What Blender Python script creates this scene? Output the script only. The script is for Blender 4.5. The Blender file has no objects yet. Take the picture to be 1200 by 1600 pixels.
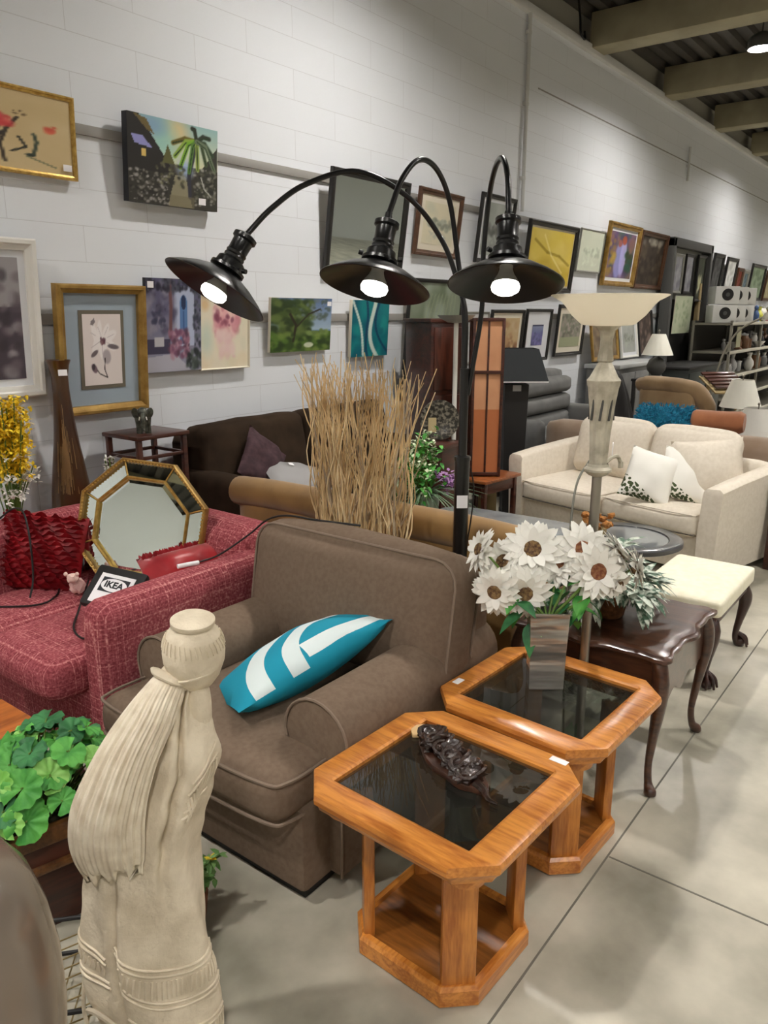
import bpy, bmesh, math, random
import numpy as np
from mathutils import Vector, Matrix, Euler, noise as mnoise
PI = math.pi
R = math.radians
random.seed(7)
scene = bpy.context.scene
COL = scene.collection

# ------------------------------------------------------------ camera, world, exposure
EYE = 1.70
cam_d = bpy.data.cameras.new('camera')
cam = bpy.data.objects.new('camera', cam_d)
COL.objects.link(cam)
cam.location = (0, 0, EYE)
HEAD = R(37.4703)
cam.rotation_euler = (R(90 - 14.4847), 0, HEAD - PI / 2)
cam_d.sensor_fit = 'VERTICAL'
cam_d.sensor_height = 36
cam_d.lens = 27.0
cam_d.clip_start = 0.02
scene.camera = cam
wd = bpy.data.worlds.new('world')
scene.world = wd
wd.use_nodes = True
wd.node_tree.nodes['Background'].inputs[0].default_value = (0.9, 0.95, 1, 1)
wd.node_tree.nodes['Background'].inputs[1].default_value = 0.05
scene.view_settings.view_transform = 'Standard'
scene.view_settings.look = 'None'
scene.view_settings.gamma = 1
scene.view_settings.use_curve_mapping = False
scene.view_settings.exposure = 0.0
LAMP_POWER = 800.0      # radiance of the ceiling lamps
BULB_POWER = 8.0       # radiance of the arc lamp bulbs

# ------------------------------------------------------------ helpers
def lin(c):
    o = []
    for v in c[:3]:
        v = v / 255.0
        o.append(v / 12.92 if v <= 0.04045 else ((v + 0.055) / 1.055) ** 2.4)
    return (o[0], o[1], o[2], 1.0)

def tag(o, label=None, cat=None, group=None, kind=None):
    if label: o['label'] = label
    if cat: o['category'] = cat
    if group: o['group'] = group
    if kind: o['kind'] = kind
    return o

def thing(name, label, cat, loc=(0, 0, 0), rz=0.0, group=None, rot=None):
    o = bpy.data.objects.new(name, None)
    COL.objects.link(o)
    o.empty_display_size = 0.05
    o.location = loc
    o.rotation_euler = rot if rot else (0, 0, rz)
    return tag(o, label, cat, group)

def dup(o, parent=None):
    c = o.copy()
    COL.objects.link(c)
    if parent: c.parent = parent
    for ch in list(o.children):
        dup(ch, c)
    return c

def catmull(pts, n=6):
    P = [Vector(p) for p in pts]
    out = []
    for i in range(len(P) - 1):
        p0 = P[i - 1] if i else P[i] * 2 - P[i + 1]
        p1, p2 = P[i], P[i + 1]
        p3 = P[i + 2] if i + 2 < len(P) else P[i + 1] * 2 - P[i]
        for k in range(n):
            t = k / n
            out.append(0.5 * (2 * p1 + (p2 - p0) * t + (2 * p0 - 5 * p1 + 4 * p2 - p3) * t * t + (3 * p1 - p0 - 3 * p2 + p3) * t ** 3))
    out.append(P[-1])
    return out

def chain(o):
    m = o.matrix_basis.copy()
    while o.parent:
        o = o.parent
        m = o.matrix_basis @ m
    return m

class MB:
    def __init__(s):
        s.bm = bmesh.new()
    def _merge(s, t, mat=None):
        if mat is not None: bmesh.ops.transform(t, matrix=mat, verts=t.verts)
        me = bpy.data.meshes.new('tmp')
        t.to_mesh(me); t.free()
        s.bm.from_mesh(me)
        bpy.data.meshes.remove(me)
        return s
    def box(s, c, d, bev=0.0, rot=None, seg=2):
        t = bmesh.new()
        bmesh.ops.create_cube(t, size=1)
        bmesh.ops.scale(t, vec=d, verts=t.verts)
        if bev > 0:
            bmesh.ops.bevel(t, geom=list(t.edges), offset=min(bev, min(d) * 0.49), segments=seg, profile=0.5, affect='EDGES')
        m = Matrix.Translation(c)
        if rot: m = m @ Euler(rot).to_matrix().to_4x4()
        return s._merge(t, m)
    def bx(s, x0, x1, y0, y1, z0, z1, bev=0.0, seg=2):
        return s.box(((x0 + x1) / 2, (y0 + y1) / 2, (z0 + z1) / 2), (abs(x1 - x0), abs(y1 - y0), abs(z1 - z0)), bev, None, seg)
    def cyl(s, p0, p1, r0, r1=None, n=16, cap=True):
        return s.tube([p0, p1], [r0, r0 if r1 is None else r1], n, cap)
    def tube(s, pts, rad, n=8, cap=True, flat=1.0):
        P = [Vector(p) for p in pts]
        if not hasattr(rad, '__len__'): rad = [rad] * len(P)
        up = None
        rings = []
        for i, p in enumerate(P):
            d = (P[min(i + 1, len(P) - 1)] - P[max(i - 1, 0)])
            if d.length < 1e-9: d = Vector((0, 0, 1))
            d.normalize()
            if up is None:
                a = Vector((0, 0, 1)) if abs(d.z) < 0.9 else Vector((1, 0, 0))
                up = (a - d * a.dot(d)).normalized()
            else:
                up = (up - d * up.dot(d))
                up = up.normalized() if up.length > 1e-6 else d.orthogonal().normalized()
            sd = d.cross(up)
            rings.append([s.bm.verts.new(p + (up * math.cos(2 * PI * k / n) * flat + sd * math.sin(2 * PI * k / n)) * rad[i]) for k in range(n)])
        for a, b in zip(rings, rings[1:]):
            for k in range(n):
                s.bm.faces.new((a[k], a[(k + 1) % n], b[(k + 1) % n], b[k]))
        if cap:
            s.bm.faces.new(list(reversed(rings[0])))
            s.bm.faces.new(rings[-1])
        return s
    def rings(s, rs, cap=True, close=False):
        V = [[s.bm.verts.new(p) for p in r] for r in rs]
        n = len(V[0])
        for a, b in zip(V, V[1:]):
            for k in range(n):
                s.bm.faces.new((a[k], a[(k + 1) % n], b[(k + 1) % n], b[k]))
        if cap:
            s.bm.faces.new(list(reversed(V[0])))
            s.bm.faces.new(V[-1])
        return s
    def lathe(s, prof, c=(0, 0, 0), n=32, cap=True, mod=None):
        rs = []
        for r, z in prof:
            ring = []
            for k in range(n):
                a = 2 * PI * k / n
                rr = r * (mod(a, z) if mod else 1)
                ring.append((c[0] + rr * math.cos(a), c[1] + rr * math.sin(a), c[2] + z))
            rs.append(ring)
        return s.rings(rs, cap)
    def prism(s, poly, z0, z1, bev=0.0, mat=None):
        t = bmesh.new()
        a = [t.verts.new((x, y, z0)) for x, y in poly]
        f = t.faces.new(a)
        r = bmesh.ops.extrude_face_region(t, geom=[f])
        bmesh.ops.translate(t, vec=(0, 0, z1 - z0), verts=[v for v in r['geom'] if isinstance(v, bmesh.types.BMVert)])
        bmesh.ops.recalc_face_normals(t, faces=t.faces)
        if bev > 0:
            bmesh.ops.bevel(t, geom=list(t.edges), offset=bev, segments=2, profile=0.5, affect='EDGES')
        return s._merge(t, mat)
    def cushion(s, c, d, r=0.05, puff=(0, 0, 0), rot=None, n=10, wob=0.0, seed=0, sq=0.65):
        t = bmesh.new()
        bmesh.ops.create_cube(t, size=2)
        bmesh.ops.subdivide_edges(t, edges=list(t.edges), cuts=n, use_grid_fill=True)
        h = Vector((d[0] / 2, d[1] / 2, d[2] / 2))
        r = min(r, min(h) * 0.98)
        for v in t.verts:
            u = [math.copysign(abs(q) ** sq, q) for q in v.co]
            p = Vector((u[0] * h.x, u[1] * h.y, u[2] * h.z))
            q = Vector([max(-(h[i] - r), min(h[i] - r, p[i])) for i in range(3)])
            e = p - q
            if e.length > 1e-9: p = q + e.normalized() * r
            f = [1 - q_ * q_ for q_ in u]
            p.x += puff[0] * u[0] * f[1] * f[2]
            p.y += puff[1] * u[1] * f[0] * f[2]
            p.z += puff[2] * u[2] * f[0] * f[1]
            if wob:
                nn = mnoise.noise_vector(p * 5 + Vector((seed * 3.1, seed, 0)))
                p += nn * wob
            v.co = p
        m = Matrix.Translation(c)
        if rot: m = m @ Euler(rot).to_matrix().to_4x4()
        return s._merge(t, m)
    def pillow(s, c, d, rot=None, n=18, ear=0.06, wob=0.0, seed=0, pw=2.0):
        """knife-edged throw pillow: width d0, height d1, thickness d2 (local z)"""
        t = bmesh.new()
        top, bot = {}, {}
        for i in range(n + 1):
            for j in range(n + 1):
                u, v = -1 + 2 * i / n, -1 + 2 * j / n
                x = u * (1 - ear * (1 - v * v)) * d[0] / 2
                y = v * (1 - ear * (1 - u * u)) * d[1] / 2
                th = d[2] / 2 * (max(0, 1 - abs(u) ** pw) * max(0, 1 - abs(v) ** pw)) ** 0.55
                w = mnoise.noise(Vector((x * 9 + seed, y * 9, seed))) * wob
                edge = i in (0, n) or j in (0, n)
                top[i, j] = t.verts.new((x, y, th + w * (0 if edge else 1)))
                bot[i, j] = top[i, j] if edge else t.verts.new((x, y, -th + w))
        for i in range(n):
            for j in range(n):
                t.faces.new((top[i, j], top[i + 1, j], top[i + 1, j + 1], top[i, j + 1]))
                q = (bot[i, j], bot[i, j + 1], bot[i + 1, j + 1], bot[i + 1, j])
                if len(set(q)) == 4:
                    try: t.faces.new(q)
                    except ValueError: pass
        m = Matrix.Translation(c)
        if rot: m = m @ Euler(rot).to_matrix().to_4x4()
        return s._merge(t, m)
    def blob(s, c, d, rot=None, n=3, wob=0.0, freq=8, seed=0):
        t = bmesh.new()
        bmesh.ops.create_icosphere(t, subdivisions=n, radius=0.5)
        for v in t.verts:
            k = 1 + wob * mnoise.noise(v.co * freq + Vector((seed * 1.7, seed, 3)))
            v.co = Vector((v.co.x * d[0] * k, v.co.y * d[1] * k, v.co.z * d[2] * k))
        m = Matrix.Translation(c)
        if rot: m = m @ Euler(rot).to_matrix().to_4x4()
        return s._merge(t, m)
    def quad(s, a, b, c, d):
        s.bm.faces.new([s.bm.verts.new(p) for p in (a, b, c, d)])
        return s
    def leaf(s, p, d, up, L, W, n=6, curl=0.2, fold=0.15, pointed=1.0):
        """a leaf blade from p along d with a bent midrib"""
        d = Vector(d).normalized(); up = Vector(up)
        sd = d.cross(up)
        if sd.length < 1e-5: sd = d.orthogonal()
        sd.normalize(); nn = sd.cross(d).normalized()
        p = Vector(p); prev = None
        for i in range(n + 1):
            t = i / n
            w = W * 0.5 * math.sin(PI * min(1, t ** 0.8 * 0.98 + 0.02)) ** pointed
            m = p + d * (L * t) - nn * (curl * L * t * t)
            row = (s.bm.verts.new(m + sd * w + nn * fold * w), s.bm.verts.new(m), s.bm.verts.new(m - sd * w + nn * fold * w))
            if prev:
                s.bm.faces.new((prev[0], prev[1], row[1], row[0]))
                s.bm.faces.new((prev[1], prev[2], row[2], row[1]))
            prev = row
        return s
    def build(s, name, mat, parent=None, loc=None, rot=None, sharp=38, smooth=True, recalc=True, w=False):
        if recalc: bmesh.ops.recalc_face_normals(s.bm, faces=s.bm.faces)
        me = bpy.data.meshes.new(name)
        s.bm.to_mesh(me); s.bm.free()
        if smooth:
            me.polygons.foreach_set('use_smooth', [True] * len(me.polygons))
            me.set_sharp_from_angle(angle=R(sharp))
        me.materials.append(mat)
        o = bpy.data.objects.new(name, me)
        COL.objects.link(o)
        if parent:
            o.parent = parent
            if w: me.transform(chain(parent).inverted())
        if loc: o.location = loc
        if rot: o.rotation_euler = rot
        return o

def bezpath(pts, r, n=8, k=6, name='cord', mat=None, parent=None):
    return MB().tube(catmull(pts, k), r, n).build(name, mat, parent)

# ------------------------------------------------------------ materials
def nt(name):
    m = bpy.data.materials.new(name)
    m.use_nodes = True
    t = m.node_tree
    return m, t, t.nodes['Principled BSDF']

def mat(name, c, rough=0.6, metal=0.0, c2=None, scale=20.0, stretch=(1, 1, 1), bump=0.0, bscale=None, spec=None, sheen=0.0, detail=4.0, lo=0.35, hi=0.65, coat=0.0, dist=0.003):
    m, t, b = nt(name)
    N, L = t.nodes, t.links
    b.inputs['Base Color'].default_value = lin(c)
    b.inputs['Roughness'].default_value = rough
    b.inputs['Metallic'].default_value = metal
    if spec is not None: b.inputs['Specular IOR Level'].default_value = spec
    if sheen: b.inputs['Sheen Weight'].default_value = sheen
    if coat:
        b.inputs['Coat Weight'].default_value = coat
        b.inputs['Coat Roughness'].default_value = 0.12
    if c2 or bump:
        tc = N.new('ShaderNodeTexCoord'); mp = N.new('ShaderNodeMapping')
        mp.inputs['Scale'].default_value = stretch
        L.new(tc.outputs['Object'], mp.inputs[0])
        if c2:
            nz = N.new('ShaderNodeTexNoise')
            nz.inputs['Scale'].default_value = scale; nz.inputs['Detail'].default_value = detail
            L.new(mp.outputs[0], nz.inputs['Vector'])
            cr = N.new('ShaderNodeValToRGB')
            cr.color_ramp.elements[0].position = lo; cr.color_ramp.elements[0].color = lin(c)
            cr.color_ramp.elements[1].position = hi; cr.color_ramp.elements[1].color = lin(c2)
            L.new(nz.outputs['Fac'], cr.inputs[0]); L.new(cr.outputs[0], b.inputs['Base Color'])
        if bump:
            n2 = N.new('ShaderNodeTexNoise')
            n2.inputs['Scale'].default_value = bscale or scale * 4; n2.inputs['Detail'].default_value = 3
            L.new(mp.outputs[0], n2.inputs['Vector'])
            bp = N.new('ShaderNodeBump'); bp.inputs['Strength'].default_value = bump; bp.inputs['Distance'].default_value = dist
            L.new(n2.outputs['Fac'], bp.inputs['Height']); L.new(bp.outputs[0], b.inputs['Normal'])
    return m

def wood(name, c, c2, axis='x', scale=9.0, rough=0.35, coat=0.3):
    st = {'x': (0.12, 1, 1), 'y': (1, 0.12, 1), 'z': (1, 1, 0.12)}[axis]
    m, t, b = nt(name)
    N, L = t.nodes, t.links
    b.inputs['Roughness'].default_value = rough
    b.inputs['Coat Weight'].default_value = coat; b.inputs['Coat Roughness'].default_value = 0.18
    tc = N.new('ShaderNodeTexCoord'); mp = N.new('ShaderNodeMapping'); mp.inputs['Scale'].default_value = st
    L.new(tc.outputs['Object'], mp.inputs[0])
    nz = N.new('ShaderNodeTexNoise'); nz.inputs['Scale'].default_value = scale * 3; nz.inputs['Detail'].default_value = 5; nz.inputs['Distortion'].default_value = 1.2
    n2 = N.new('ShaderNodeTexNoise'); n2.inputs['Scale'].default_value = scale * 16; n2.inputs['Detail'].default_value = 3
    L.new(mp.outputs[0], nz.inputs[0]); L.new(mp.outputs[0], n2.inputs[0])
    mx = N.new('ShaderNodeMath'); mx.operation = 'MULTIPLY_ADD'; mx.inputs[1].default_value = 0.45
    L.new(n2.outputs['Fac'], mx.inputs[0]); L.new(nz.outputs['Fac'], mx.inputs[2])
    cr = N.new('ShaderNodeValToRGB')
    cr.color_ramp.elements[0].position = 0.52; cr.color_ramp.elements[0].color = lin(c2)
    cr.color_ramp.elements[1].position = 0.85; cr.color_ramp.elements[1].color = lin(c)
    L.new(mx.outputs[0], cr.inputs[0]); L.new(cr.outputs[0], b.inputs['Base Color'])
    bp = N.new('ShaderNodeBump'); bp.inputs['Strength'].default_value = 0.15; bp.inputs['Distance'].default_value = 0.001
    L.new(n2.outputs['Fac'], bp.inputs['Height']); L.new(bp.outputs[0], b.inputs['Normal'])
    return m

def emis(name, c, s):
    m, t, b = nt(name)
    b.inputs['Base Color'].default_value = (0, 0, 0, 1)
    b.inputs['Emission Color'].default_value = lin(c)
    b.inputs['Emission Strength'].default_value = s
    return m

def glassy(name, tint, rough=0.02, alpha=0.35, ior=1.5):
    """thin smoked pane: part clear, part dark glossy"""
    m, t, b = nt(name)
    N, L = t.nodes, t.links
    b.inputs['Base Color'].default_value = lin(tint); b.inputs['Roughness'].default_value = rough
    b.inputs['IOR'].default_value = ior
    tr = N.new('ShaderNodeBsdfTransparent'); tr.inputs[0].default_value = lin((200, 205, 200))
    mx = N.new('ShaderNodeMixShader'); mx.inputs[0].default_value = alpha
    L.new(tr.outputs[0], mx.inputs[1]); L.new(b.outputs[0], mx.inputs[2])
    gl = N.new('ShaderNodeBsdfGlossy'); gl.inputs['Roughness'].default_value = rough
    fr = N.new('ShaderNodeFresnel'); fr.inputs[0].default_value = ior
    m2 = N.new('ShaderNodeMixShader')
    gm_ = N.new('ShaderNodeNewGeometry'); iv = N.new('ShaderNodeMath'); iv.operation = 'SUBTRACT'; iv.inputs[0].default_value = 1.0
    L.new(gm_.outputs['Backfacing'], iv.inputs[1])
    fm = N.new('ShaderNodeMath'); fm.operation = 'MULTIPLY'; L.new(fr.outputs[0], fm.inputs[0]); L.new(iv.outputs[0], fm.inputs[1])
    L.new(fm.outputs[0], m2.inputs[0]); L.new(mx.outputs[0], m2.inputs[1]); L.new(gl.outputs[0], m2.inputs[2])
    L.new(m2.outputs[0], N['Material Output'].inputs[0])
    return m

def paint_mat():
    m, t, b = nt('painted_picture')
    a = t.nodes.new('ShaderNodeAttribute'); a.attribute_name = 'paint'
    t.links.new(a.outputs['Color'], b.inputs['Base Color'])
    b.inputs['Roughness'].default_value = 0.5
    b.inputs['Specular IOR Level'].default_value = 0.3
    return m

def tweed():
    m, t, b = nt('pink_tweed')
    N, L = t.nodes, t.links
    tc = N.new('ShaderNodeTexCoord')
    facs = []
    for sc, dist in (((0, 0, 26), 3.0), ((0, 34, 0), 3.0), ((34, 0, 0), 3.0)):
        mp = N.new('ShaderNodeMapping'); mp.inputs['Scale'].default_value = [q / 8 for q in sc]
        L.new(tc.outputs['Object'], mp.inputs[0])
        w = N.new('ShaderNodeTexNoise'); w.inputs['Scale'].default_value = 34; w.inputs['Detail'].default_value = 2
        L.new(mp.outputs[0], w.inputs[0]); facs.append(w.outputs['Fac'])
    n = N.new('ShaderNodeTexNoise'); n.inputs['Scale'].default_value = 110; n.inputs['Detail'].default_value = 3
    L.new(tc.outputs['Object'], n.inputs[0])
    a1 = N.new('ShaderNodeMath'); a1.operation = 'MAXIMUM'; L.new(facs[0], a1.inputs[0]); L.new(facs[1], a1.inputs[1])
    a2 = N.new('ShaderNodeMath'); a2.operation = 'MAXIMUM'; L.new(a1.outputs[0], a2.inputs[0]); L.new(facs[2], a2.inputs[1])
    a3 = N.new('ShaderNodeMath'); a3.operation = 'MULTIPLY_ADD'; a3.inputs[1].default_value = 0.5
    L.new(n.outputs['Fac'], a3.inputs[0]); L.new(a2.outputs[0], a3.inputs[2])
    cr = N.new('ShaderNodeValToRGB')
    e = cr.color_ramp.elements
    e[0].position = 0.70; e[0].color = lin((128, 56, 64))
    e[1].position = 1.0; e[1].color = lin((222, 160, 154))
    k = e.new(0.84); k.color = lin((166, 86, 92))
    L.new(a3.outputs[0], cr.inputs[0]); L.new(cr.outputs[0], b.inputs['Base Color'])
    b.inputs['Roughness'].default_value = 0.9; b.inputs['Specular IOR Level'].default_value = 0.15
    bp = N.new('ShaderNodeBump'); bp.inputs['Strength'].default_value = 0.3; bp.inputs['Distance'].default_value = 0.003
    L.new(a3.outputs[0], bp.inputs['Height']); L.new(bp.outputs[0], b.inputs['Normal'])
    return m

def block_wall():
    m, t, b = nt('painted_block')
    N, L = t.nodes, t.links
    tc = N.new('ShaderNodeTexCoord'); sp = N.new('ShaderNodeSeparateXYZ'); cb = N.new('ShaderNodeCombineXYZ')
    L.new(tc.outputs['Object'], sp.inputs[0])
    ad = N.new('ShaderNodeMath'); ad.operation = 'ADD'; ad.inputs[1].default_value = 0.02
    L.new(sp.outputs['Z'], ad.inputs[0])
    L.new(sp.outputs['X'], cb.inputs[0]); L.new(ad.outputs[0], cb.inputs[1])
    br = N.new('ShaderNodeTexBrick')
    br.inputs['Scale'].default_value = 1.0
    br.inputs['Brick Width'].default_value = 0.80; br.inputs['Row Height'].default_value = 0.18
    br.inputs['Mortar Size'].default_value = 0.0022; br.inputs['Mortar Smooth'].default_value = 0.4
    br.inputs['Color1'].default_value = lin((224, 227, 232)); br.inputs['Color2'].default_value = lin((226, 229, 234))
    br.inputs['Mortar'].default_value = lin((204, 205, 209))
    L.new(cb.outputs[0], br.inputs['Vector']); L.new(br.outputs['Color'], b.inputs['Base Color'])
    b.inputs['Roughness'].default_value = 0.5
    n = N.new('ShaderNodeTexNoise'); n.inputs['Scale'].default_value = 60
    L.new(tc.outputs['Object'], n.inputs[0])
    ml = N.new('ShaderNodeMath'); ml.operation = 'MULTIPLY_ADD'; ml.inputs[1].default_value = -1.0
    n3 = N.new('ShaderNodeMath'); n3.operation = 'MULTIPLY'; n3.inputs[1].default_value = 0.12
    L.new(n.outputs['Fac'], n3.inputs[0]); L.new(br.outputs['Fac'], ml.inputs[0]); L.new(n3.outputs[0], ml.inputs[2])
    bp = N.new('ShaderNodeBump'); bp.inputs['Strength'].default_value = 0.22; bp.inputs['Distance'].default_value = 0.003
    L.new(ml.outputs[0], bp.inputs['Height']); L.new(bp.outputs[0], b.inputs['Normal'])
    return m

M = {}
M['wall'] = block_wall()
M['plain'] = mat('painted_drywall', (205, 205, 203), 0.7)
M['upper'] = mat('upper_wall_paint', (158, 154, 142), 0.8)
M['beam'] = mat('beam_paint', (164, 156, 128), 0.7, c2=(148, 140, 114), scale=3)
M['deck'] = mat('steel_deck', (80, 76, 70), 0.6, c2=(66, 63, 59), scale=2)
M['floor'] = mat('polished_concrete', (136, 132, 118), 0.34, c2=(200, 194, 177), scale=2.3, detail=9, lo=0.34, hi=0.66, bump=0.08, bscale=40)  # concrete mottle, its contrast raised to paint in blotches of lamp light and shadow
M['joint'] = mat('joint_filler', (104, 101, 92), 0.7)
M['rail'] = mat('rail_grey', (150, 147, 143), 0.6)
M['brown'] = mat('brown_twill', (112, 95, 81), 0.95, c2=(120, 103, 88), scale=60, bump=0.25, bscale=500, spec=0.1, dist=0.0015)
M['brownpipe'] = mat('brown_piping', (128, 111, 96), 0.9)
M['black'] = mat('black_base', (22, 20, 20), 0.6)
M['tweed'] = tweed()
M['tan'] = mat('tan_velvet', (150, 114, 62), 0.85, c2=(124, 92, 48), scale=5, sheen=0.3, bump=0.1, bscale=80)
M['dkbrown'] = mat('espresso_fabric', (46, 36, 28), 0.95, c2=(56, 44, 34), scale=8, spec=0.1)
M['cream'] = mat('cream_linen', (214, 204, 188), 0.9, c2=(222, 213, 198), scale=40, bump=0.15, bscale=400, spec=0.1)
M['white'] = mat('white_fabric', (232, 230, 224), 0.85)
M['oakx'] = wood('honey_oak_x', (212, 140, 62), (164, 92, 30), 'x')
M['oaky'] = wood('honey_oak_y', (212, 140, 62), (164, 92, 30), 'y')
M['oakz'] = wood('honey_oak_z', (206, 134, 58), (158, 88, 30), 'z')
M['oakd'] = wood('oak_shelf', (150, 92, 38), (96, 54, 18), 'y', 5)
M['cherry'] = wood('dark_cherry', (82, 50, 34), (48, 26, 18), 'y', 6, 0.28, 0.6)
M['mahog'] = wood('mahogany', (74, 33, 20), (40, 15, 9), 'x', 6, 0.4, 0.3)
M['pine'] = wood('orange_pine', (196, 112, 46), (150, 78, 26), 'x', 5, 0.4, 0.3)
M['smoke'] = glassy('smoked_glass', (50, 51, 48), 0.01, 0.30)
M['mirror'] = mat('mirror_glass', (222, 230, 224), 0.02, 1.0)
M['gold'] = mat('gold_leaf', (178, 144, 78), 0.4, 0.5, c2=(146, 112, 54), scale=14)
M['goldb'] = mat('bright_gold', (214, 178, 100), 0.32, 0.6, c2=(180, 142, 70), scale=40)
M['metalblk'] = mat('black_enamel', (10, 10, 11), 0.28, 0.0, spec=0.6)
M['metalblkin'] = mat('black_enamel_inside', (18, 17, 16), 0.5)
M['pewter'] = mat('pewter_metal', (158, 152, 142), 0.38, 0.85)
M['antique'] = mat('antique_silver', (204, 198, 180), 0.5, 0.2, c2=(170, 163, 145), scale=25)
M['stone'] = mat('carved_stone', (222, 210, 188), 0.9, c2=(198, 185, 162), scale=14, bump=0.8, bscale=90, dist=0.003, spec=0.2)
M['greyvase'] = mat('grey_glaze', (112, 104, 96), 0.18, 0.1, c2=(126, 106, 88), scale=5, stretch=(1, 1, 0.35), coat=0.5)
M['teal'] = None
M['green'] = mat('leaf_green', (48, 128, 44), 0.6, c2=(92, 170, 70), scale=18)
M['green2'] = mat('leaf_dark', (24, 84, 44), 0.6, c2=(60, 128, 72), scale=18)
M['green3'] = mat('leaf_lime', (110, 178, 70), 0.6, c2=(150, 204, 110), scale=22)
M['stem'] = mat('stem_green', (96, 124, 52), 0.6)
M['petal'] = mat('white_petal', (240, 238, 230), 0.7)
M['disc'] = mat('flower_centre', (74, 48, 34), 0.9, c2=(140, 112, 72), scale=90, bump=0.6, bscale=200)
M['disc2'] = mat('flower_centre_rust', (110, 56, 34), 0.9, c2=(150, 104, 70), scale=90, bump=0.6, bscale=200)
M['yellow'] = mat('yellow_petal', (236, 200, 24), 0.7, c2=(250, 222, 60), scale=30)
M['lav'] = mat('purple_petal', (136, 84, 148), 0.7, c2=(186, 150, 192), scale=30)
M['varieg'] = mat('variegated_leaf', (70, 100, 78), 0.6, c2=(206, 214, 200), scale=34, lo=0.44, hi=0.56)
M['twig'] = mat('dry_twig', (232, 204, 156), 0.85, c2=(200, 170, 124), scale=12)
M['twig2'] = mat('pale_twig', (244, 222, 178), 0.85, c2=(212, 184, 140), scale=12)
M['twig3'] = mat('grey_twig', (196, 176, 148), 0.85, c2=(158, 140, 116), scale=12)
M['satin'] = mat('red_satin', (168, 16, 28), 0.35, c2=(136, 10, 22), scale=6, sheen=0.3)
M['ruffle'] = mat('red_ruffle', (164, 22, 34), 0.55, c2=(128, 10, 24), scale=12)
M['bronze'] = mat('brown_lacquer', (58, 32, 18), 0.28, c2=(100, 66, 26), scale=3, stretch=(1, 1, 0.4), coat=0.5)
M['bronzerel'] = mat('gold_relief', (140, 108, 66), 0.5)
M['charcoal'] = mat('charcoal_shade', (40, 44, 47), 0.8)
def frosted():
    m, tr, b = nt('frosted_ivory_glass')
    b.inputs['Base Color'].default_value = lin((236, 232, 220)); b.inputs['Roughness'].default_value = 0.35
    tl = tr.nodes.new('ShaderNodeBsdfTranslucent'); tl.inputs[0].default_value = lin((252, 246, 232))
    mx = tr.nodes.new('ShaderNodeMixShader'); mx.inputs[0].default_value = 0.65
    tr.links.new(b.outputs[0], mx.inputs[1]); tr.links.new(tl.outputs[0], mx.inputs[2]); tr.links.new(mx.outputs[0], tr.nodes['Material Output'].inputs[0])
    return m
M['ivory'] = frosted()
M['pearl'] = mat('mother_of_pearl', (206, 202, 194), 0.18, 0.65, c2=(120, 116, 112), scale=7, stretch=(0.4, 0.4, 2.6), detail=3, bump=0.8, bscale=5, dist=0.02)
M['tag'] = mat('white_paper', (238, 236, 238), 0.7)
M['ink'] = mat('black_ink', (36, 38, 44), 0.7)
M['cable'] = mat('black_cable', (18, 16, 16), 0.5)
M['paint'] = paint_mat()
M['blackframe'] = mat('black_frame', (30, 28, 27), 0.4)
M['brownframe'] = mat('brown_frame', (92, 60, 38), 0.45, c2=(70, 44, 28), scale=20)
M['whiteframe'] = mat('white_frame', (222, 220, 214), 0.5)
M['silverframe'] = mat('silver_frame', (150, 150, 142), 0.4, 0.4)
M['greyblue'] = mat('mat_board_blue', (158, 172, 184), 0.9)
M['dolive'] = mat('mat_edge_olive', (104, 98, 84), 0.6)
M['cane'] = mat('mat_board_cream', (222, 214, 196), 0.9)
M['matwhite'] = mat('mat_board_white', (220, 222, 226), 0.9)
M['grey'] = mat('grey_fabric', (116, 116, 114), 0.9, c2=(104, 104, 103), scale=6)
M['greyl'] = mat('light_grey', (170, 172, 172), 0.6)
M['taupe'] = mat('taupe_velvet', (150, 130, 112), 0.85, c2=(134, 112, 92), scale=5, sheen=0.3)
M['taupe2'] = mat('khaki_velvet', (152, 126, 92), 0.85, c2=(132, 106, 74), scale=5, sheen=0.3)
M['blue'] = mat('peacock_shag', (12, 118, 148), 0.9, c2=(4, 82, 116), scale=40)
M['rust'] = mat('rust_velvet', (160, 100, 62), 0.8, c2=(140, 84, 50), scale=6, sheen=0.3)
M['slate'] = mat('dark_slate', (58, 58, 60), 0.3, coat=0.3)
M['steel'] = mat('shelf_steel', (120, 116, 104), 0.55)
M['steelw'] = mat('shelf_edge', (190, 186, 172), 0.5)
M['chrome'] = mat('brass_wire', (150, 132, 92), 0.3, 0.9)
M['plum'] = mat('plum_fabric', (56, 36, 42), 0.9, c2=(76, 52, 58), scale=25)
M['panelor'] = mat('orange_panel', (206, 152, 112), 0.8, c2=(192, 136, 98), scale=4)
M['paneldk'] = mat('rust_panel', (176, 104, 60), 0.8)
M['beige'] = mat('beige_board', (158, 138, 98), 0.8)
M['terra'] = mat('ceramic_white', (224, 222, 214), 0.3)
M['dkgrey'] = mat('iron_grey', (76, 76, 74), 0.6)

def struct(o):
    o['kind'] = 'structure'
    return o

# ------------------------------------------------------------ the setting
WY = 3.80
struct(MB().bx(-8, 34, -12, 4.2, -0.2, 0).build('floor', M['floor'], smooth=False))
struct(MB().bx(-8, 34, WY, 4.2, 0, 4.44).build('wall_left', M['wall'], smooth=False))
struct(MB().bx(-8, 34, WY + 0.10, 4.2, 4.44, 5.2).build('wall_left_upper', M['upper'], smooth=False))
struct(MB().bx(-8, 34, -12.2, -12, 0, 5.2).build('wall_right', M['plain'], smooth=False))
struct(MB().bx(-8.2, -8, -12.2, 4.2, 0, 5.2).build('wall_back', M['plain'], smooth=False))
struct(MB().bx(34, 34.2, -12.2, 4.2, 0, 5.2).build('wall_far', M['plain'], smooth=False))
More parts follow.
